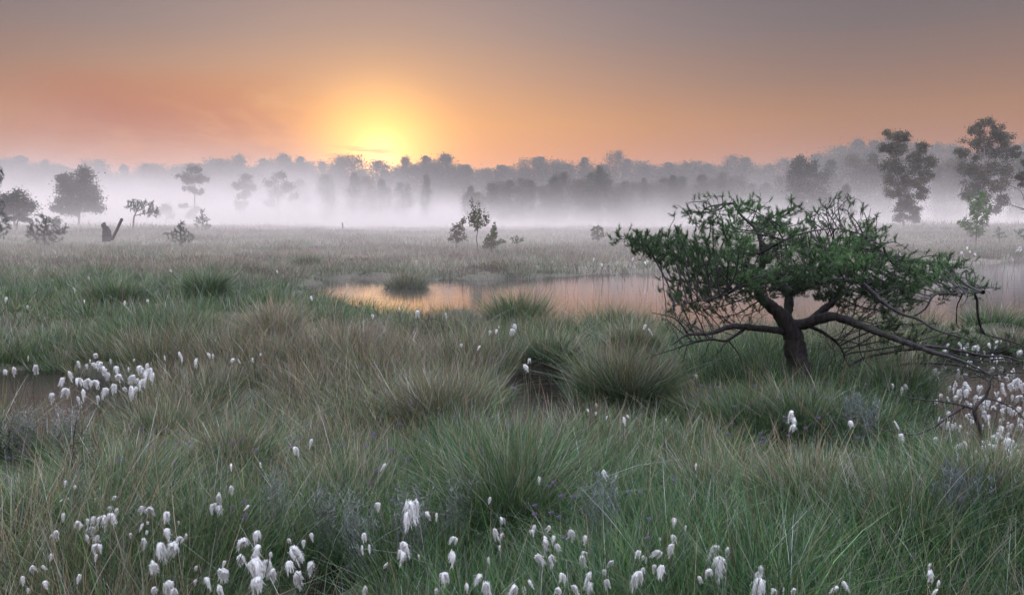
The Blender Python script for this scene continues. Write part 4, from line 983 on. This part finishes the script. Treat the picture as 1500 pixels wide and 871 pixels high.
Z9 = [(155,635,70),(160,670,64),(200,620,36),(115,720,40),(70,740,24),(345,770,70),(345,735,50),(345,700,34),(400,798,32),(443,790,32,1),(490,800,32),(682,790,36),(705,765,32),(1090,683,22),(1088,725,46),(1125,760,28),(1122,800,30),(480,30,36,1),(15,515,18)]
def conv(L, ox, oy): return [(ox+a[0]/3, oy+a[1]/3, a[2]/3, len(a) > 3) for a in L]
def cluster(hs, d=15, most=4):
    hs = sorted(hs, key=lambda h: (h[1], h[0])); out = []
    for h in hs:
        for c in out:
            if len(c) < most and all(math.hypot(h[0]-q[0], (h[1]-q[1])) < d*1.3 for q in c): c.append(h); break
        else: out.append([h])
    return out
NUMW = ['single', 'paired', 'triple', 'four clustered']
front = cluster(conv(Z7, 0, 600)+conv(Z8, 500, 600)+conv(Z9, 1000, 600))
bands = [('cotton grass along the bottom edge', lambda y: y >= 825, 'along the bottom edge'),
         ('cotton grass in the front band', lambda y: 770 <= y < 825, 'in the front band'),
         ('cotton grass scattered among the near tussocks', lambda y: y < 770, 'scattered among the near tussocks')]
for grp, f, words_ in bands:
    sel = sorted([c for c in front if f(min(h[1] for h in c))], key=lambda c: c[0][0])
    for k, c in enumerate(sel):
        big = max(h[2] for h in c); sw = 'large' if big > 18 else ('small' if big < 9 else 'ragged')
        cotton(c, '%s %s cotton tufts, %s %s from stump side' % (sw, NUMW[len(c)-1], ordinal(k), words_) if len(c) > 1 else
               '%s lone cotton tuft, %s %s from stump side' % (sw, ordinal(k), words_), grp, .42 if c[0][1] > 700 else .38)
Z4 = [(22,343,22),(57,337,30),(125,283,25,1),(155,332,38),(420,272,22),(342,306,24),(395,295,14),(380,320,22),(405,317,26),(438,312,34),(455,335,34),(470,360,30),(465,345,30),(485,295,18),(508,330,28),(515,370,32),(590,300,20),(610,330,32),(628,335,22),(565,335,28,1),(650,320,28),(660,345,42),(675,360,30),(590,375,38),(605,385,26),(630,390,36),(415,395,34),(380,390,34),(345,385,34),(300,358,34),(280,385,34),(288,430,36),(362,437,34),(228,450,34),(337,468,32),(428,460,26),(500,412,34),(470,428,34),(540,425,24),(575,422,38),(600,425,34),(575,445,34)]
Z4b = [(785,270,30),(795,285,26),(720,280,22),(865,300,34),(862,318,28),(912,272,24),(935,275,20),(1028,295,24),(1045,297,20),(1110,290,18),(1145,270,18),(30,25,22),(370,35,18,1),(548,42,22),(650,33,18),(1365,20,20),(1143,120,12),(120,57,14)]
mid = cluster(conv(Z4, 0, 430), 13, 3)
mid.sort(key=lambda c: c[0][0])
for k, c in enumerate(mid):
    cotton(c, 'white cotton tuft over the dark pool, %s counting from the frame edge' % ordinal(k), 'cotton grass in the dark pool', .38, k_=.9)
for k, c in enumerate(sorted(cluster(conv(Z4b, 0, 430), 10, 3), key=lambda c: c[0][0])):
    cotton(c, 'lone small cotton tuft in the straw coloured grass, %s from stump side' % ordinal(k), 'cotton grass behind the dark pool', .42, k_=.72)
Z5 = [(137,100,20),(335,85,26),(330,98,20),(458,95,24),(655,172,22),(685,167,22),(760,150,34),(755,168,30),(692,147,12),(828,293,20),(803,328,34),(610,240,22),(525,228,18),(252,68,14),(378,75,20,1),(1340,150,28),(1350,165,26),(1118,490,18),(1118,528,20),(1168,548,30,1),(1240,555,32),(1255,540,20),(1425,560,30,1),(1080,515,18)]
for k, c in enumerate(sorted(cluster(conv(Z5, 500, 430), 9, 2), key=lambda c: c[0][0])):
    cotton(c, 'small cotton tuft between the pond and trickle, %s from stump side' % ordinal(k), 'cotton grass around the trickle', .42, k_=.75)
Z6 = [(480,530,40),(485,560,40),(490,585,26),(920,405,20),(965,430,46,1),(975,405,18),(930,568,25),(735,568,25),(955,625,25),(1108,648,42,1),(58,365,26,1),(60,760,36,1)]
for k, c in enumerate(sorted(cluster(conv(Z6, 1000, 430), 12, 3), key=lambda c: c[0][0])):
    cotton(c, 'ragged cotton tuft in the dark grass under the pine, %s from trickle side' % ordinal(k), 'cotton grass under the pine', .38)
poly = [(1385, 505), (1440, 498), (1505, 490), (1505, 700), (1440, 690), (1395, 655), (1368, 610), (1352, 560), (1372, 528)]
q = in_poly_points(poly, 150); hs = [(a, b, rng.uniform(5.5, 10)*(b/600)**1.1, rng.uniform() < .25) for a, b, _ in q]
hs += [(1477, 650, 18, False), (1450, 655, 12, False), (1466, 630, 15, False), (1485, 545, 14, True), (1490, 560, 12, False)]
for k, c in enumerate(sorted(cluster(hs, 12, 3), key=lambda c: -c[0][1])):
    cotton(c, 'cotton tufts over the bright pool, %s counting up from the near rim' % ordinal(k), 'massed cotton grass in the bright pool', .36)
far = [(1000+a/3, 150+b/3, 4.6, False) for a, b in [(945, 660), (952, 668), (1250, 640), (1262, 658), (1280, 670), (1225, 660), (1475, 650), (1490, 650), (1480, 640)]]+[(500+a/3, 150+b/3, 5, False) for a, b in [(1283, 690), (1335, 705), (1345, 700), (1380, 685), (1393, 690), (928, 703), (1110, 690), (1145, 715)]]+[(170+i*0, 0, 0, 0) for i in []]
for k, h in enumerate(sorted(far)):
    cotton([h], 'tiny white cotton tuft on the far pond shore, %s from the sun side' % ordinal(k), 'cotton grass on the far pond shore', .40, k_=.75)
for k, h in enumerate([(405, 398, 5, False), (130, 407, 5, False), (250, 397, 4, False), (107, 424, 6, False)]):
    cotton([h], 'tiny cotton tuft on the open heath beyond the wide flat tussock, %s one' % ordinal(k), 'cotton grass on the open heath', .40, k_=.75)

# ------------------------------------------------------------------ greyish cross-leaved heath and purple flower heads
def heath_bush(px, py, wpx, hpx, col, lab, n=52):
    p = at_z(px, py+hpx*.3, .12); s = scale_at(p[1]); r = wpx*s*.5; h = hpx*s
    z = float(height(p[:1], p[1:2])[0]); a = rng.uniform(0, 2*PI, n); rr = np.sqrt(rng.uniform(0, 1, n))*r
    P = np.stack([np.cos(a)*rr, np.sin(a)*rr, np.zeros(n)], -1)*.75
    cc = np.array(col)[None]*rng.uniform(.7, 1.3, n)[:, None]
    V, F, K = sprigs(P, np.full(n, max(h, .34))*rng.uniform(.7, 1.15, n), 26, np.full(n, .0032+.0004*p[1]), cc, .16, .08)
    props(link('heath_plant', mesh_np('heath_plant', V, F, M_leaf, K), None, (p[0], p[1], max(z, 0)-.02)), lab, 'heath plant', 'grey heath plants between the tussocks')
GY = (.17, .185, .18)
for a in [(410, 765, 70, 60, GY, 'silvery grey heath plant between the single big cotton tuft and the front clump'),
          (480, 775, 40, 50, GY, 'narrow grey heath plant beside the thick front cotton clump'),
          (525, 790, 60, 60, GY, 'blue grey heath plant below the thin hanging cotton wisp'),
          (600, 790, 60, 55, GY, 'grey heath plant directly under the biggest pair of cotton tufts'),
          (665, 780, 35, 50, GY, 'slim grey heath plant beside the big fresh green tussock'),
          (880, 790, 60, 55, (.13, .15, .16), 'grey heath plant between two cotton clumps in the front grass'),
          (1255, 640, 60, 50, (.14, .16, .18), 'grey heath plant in the dark gap under the pine'),
          (1400, 800, 50, 60, (.12, .14, .17), 'dusky heath plant in the dark gap near the bottom corner'),
          (30, 655, 60, 50, (.19, .19, .19), 'pale dewy heath plant at the rim of the dark pool'),
          (95, 640, 60, 50, (.21, .21, .21), 'whitish dewy heath plant beside the leafless heather bush'),
          (540, 520, 60, 36, (.20, .17, .15), 'brownish heath plant between the dark pool and the pond'),
          (700, 470, 40, 26, (.18, .17, .17), 'small grey heath plant behind the heather near the pond'),
          (345, 500, 90, 40, (.16, .15, .16), 'wide greyish heath plant on the open bog near the reddish tussock')]:
    heath_bush(*a)
def flowers():
    M_fl = leaf_mat('purple_petals', .6, .3, .2)
    r_ = rng; n = 60; P = r_.normal(0, .0035, (n, 3))*np.array([1, 1, .8]); V, F, K = leaf_cloud(P, .0045, np.array([(.17, .12, .25)])*r_.uniform(.7, 1.4, (n, 1)), 0)
    me = mesh_np('blossom', V, F, M_fl, K)
    pts = np.stack([np.zeros(4), np.zeros(4), np.linspace(-.42, 0, 4)], -1); v, f, k = tube(pts, np.full(4, .0009), 4)
    st = mesh_np('stem', v, f, M_stem, k+np.array([.07, .08, .04]))
    zones = [('between the dark pool and front grass', (0, 300, 620, 700), 12), ('in the grass facing the trickle', (520, 760, 520, 680), 26), ('among the near straw tussocks', (330, 620, 620, 760), 16),
             ('in the grass before the trickle', (780, 1000, 680, 790), 14), ('on the dark green tussocks under the pine', (1020, 1300, 560, 650), 26)]
    for lab, (x0, x1, y0, y1), m in zones:
        for q_ in range(m):
            px, py = r_.uniform(x0, x1), r_.uniform(y0, y1); c = at_z(px, py, .40)
            o = thing('bell_flower', c-np.array([0, 0, .42]), 'tiny purple flower head %s, %s of its scatter' % (lab, ordinal(q_)), 'flower', 'purple flower heads '+lab)
            b = link('blossom', me, o, (0, 0, .42)); b.scale = (.9+c[1]*.05,)*3
            link('stem', st, o, (0, 0, .42))
flowers()

# ------------------------------------------------------------------ air: even haze round everything, and the mist lying on the bog
def box(name, lo, hi, mat):
    x0, y0, z0 = lo; x1, y1, z1 = hi
    V = np.array([(x0, y0, z0), (x1, y0, z0), (x1, y1, z0), (x0, y1, z0), (x0, y0, z1), (x1, y0, z1), (x1, y1, z1), (x0, y1, z1)], float)
    F = np.array([[0, 3, 2, 1], [4, 5, 6, 7], [0, 1, 5, 4], [1, 2, 6, 5], [2, 3, 7, 6], [3, 0, 4, 7]])
    return props(link(name, mesh_np(name, V, F, mat)), kind='stuff')
mh, t, out = new_mat('haze_air')
pv = t.node('ShaderNodeVolumePrincipled'); pv.inputs['Color'].default_value = (0.93, 0.88, 0.90, 1); pv.inputs['Density'].default_value = 0.0006
pv.inputs['Anisotropy'].default_value = 0.2
t.put(out.inputs['Volume'], pv.outputs[0]); mh.cycles.homogeneous_volume = True
o = box('haze', (-900, -9, -1.5), (900, 641, 36), mh); props(o, 'thin even morning haze filling the air over the whole bog', 'haze')

mm, t, out = new_mat('mist_air')
pos = t.node('ShaderNodeNewGeometry').outputs['Position']
sp = t.node('ShaderNodeSeparateXYZ'); t.put(sp.inputs[0], pos); X_, Y_, Z_ = sp.outputs
n1 = t.noise(t.mapping(pos, (1, .7, 2.0)), .034, 4.0, .6, .6); n2 = t.noise(t.mapping(pos, (1, 1, 2)), .012, 1.0)
bank = t.rng(Y_, 75, 135); hh = t.m('ADD', t.m('ADD', t.m('MULTIPLY', n2, 3.0), 1.2), t.rng(X_, 10, -60, -0.4, 1.5))
bank = t.m('MULTIPLY', bank, t.m('EXPONENT', t.m('MULTIPLY', t.m('DIVIDE', Z_, hh), -1.0)))
bank = t.m('MULTIPLY', bank, t.rng(n1, .38, .62, .12, 1.9))
wisp = t.m('MULTIPLY', t.m('EXPONENT', t.m('MULTIPLY', Z_, -0.9)), t.rng(n1, .38, .60, .3, 1.0)); wisp = t.m('MULTIPLY', wisp, t.rng(Y_, 12, 40))
film = t.m('MULTIPLY', t.m('EXPONENT', t.m('MULTIPLY', Z_, -2.6)), t.m('MULTIPLY', t.rng(Y_, 11.5, 16), t.rng(Y_, 30, 60, 1, 0)))
wisp = t.m('ADD', wisp, t.m('MULTIPLY', film, .8))
dens = t.m('ADD', t.m('MULTIPLY', bank, .05), t.m('MULTIPLY', wisp, .034))
pv = t.node('ShaderNodeVolumePrincipled'); pv.inputs['Color'].default_value = (0.99, 0.93, 0.915, 1); t.put(pv.inputs['Density'], dens)
pv.inputs['Anisotropy'].default_value = 0.5
t.put(out.inputs['Volume'], pv.outputs[0]); mm.cycles.volume_step_rate = 2.5; mm.cycles.volume_sampling = 'MULTIPLE_IMPORTANCE'
o = box('mist', (-260, 11.5, -1.0), (260, 368, 20), mm); props(o, 'white ground mist lying over the far bog between the trees', 'mist')
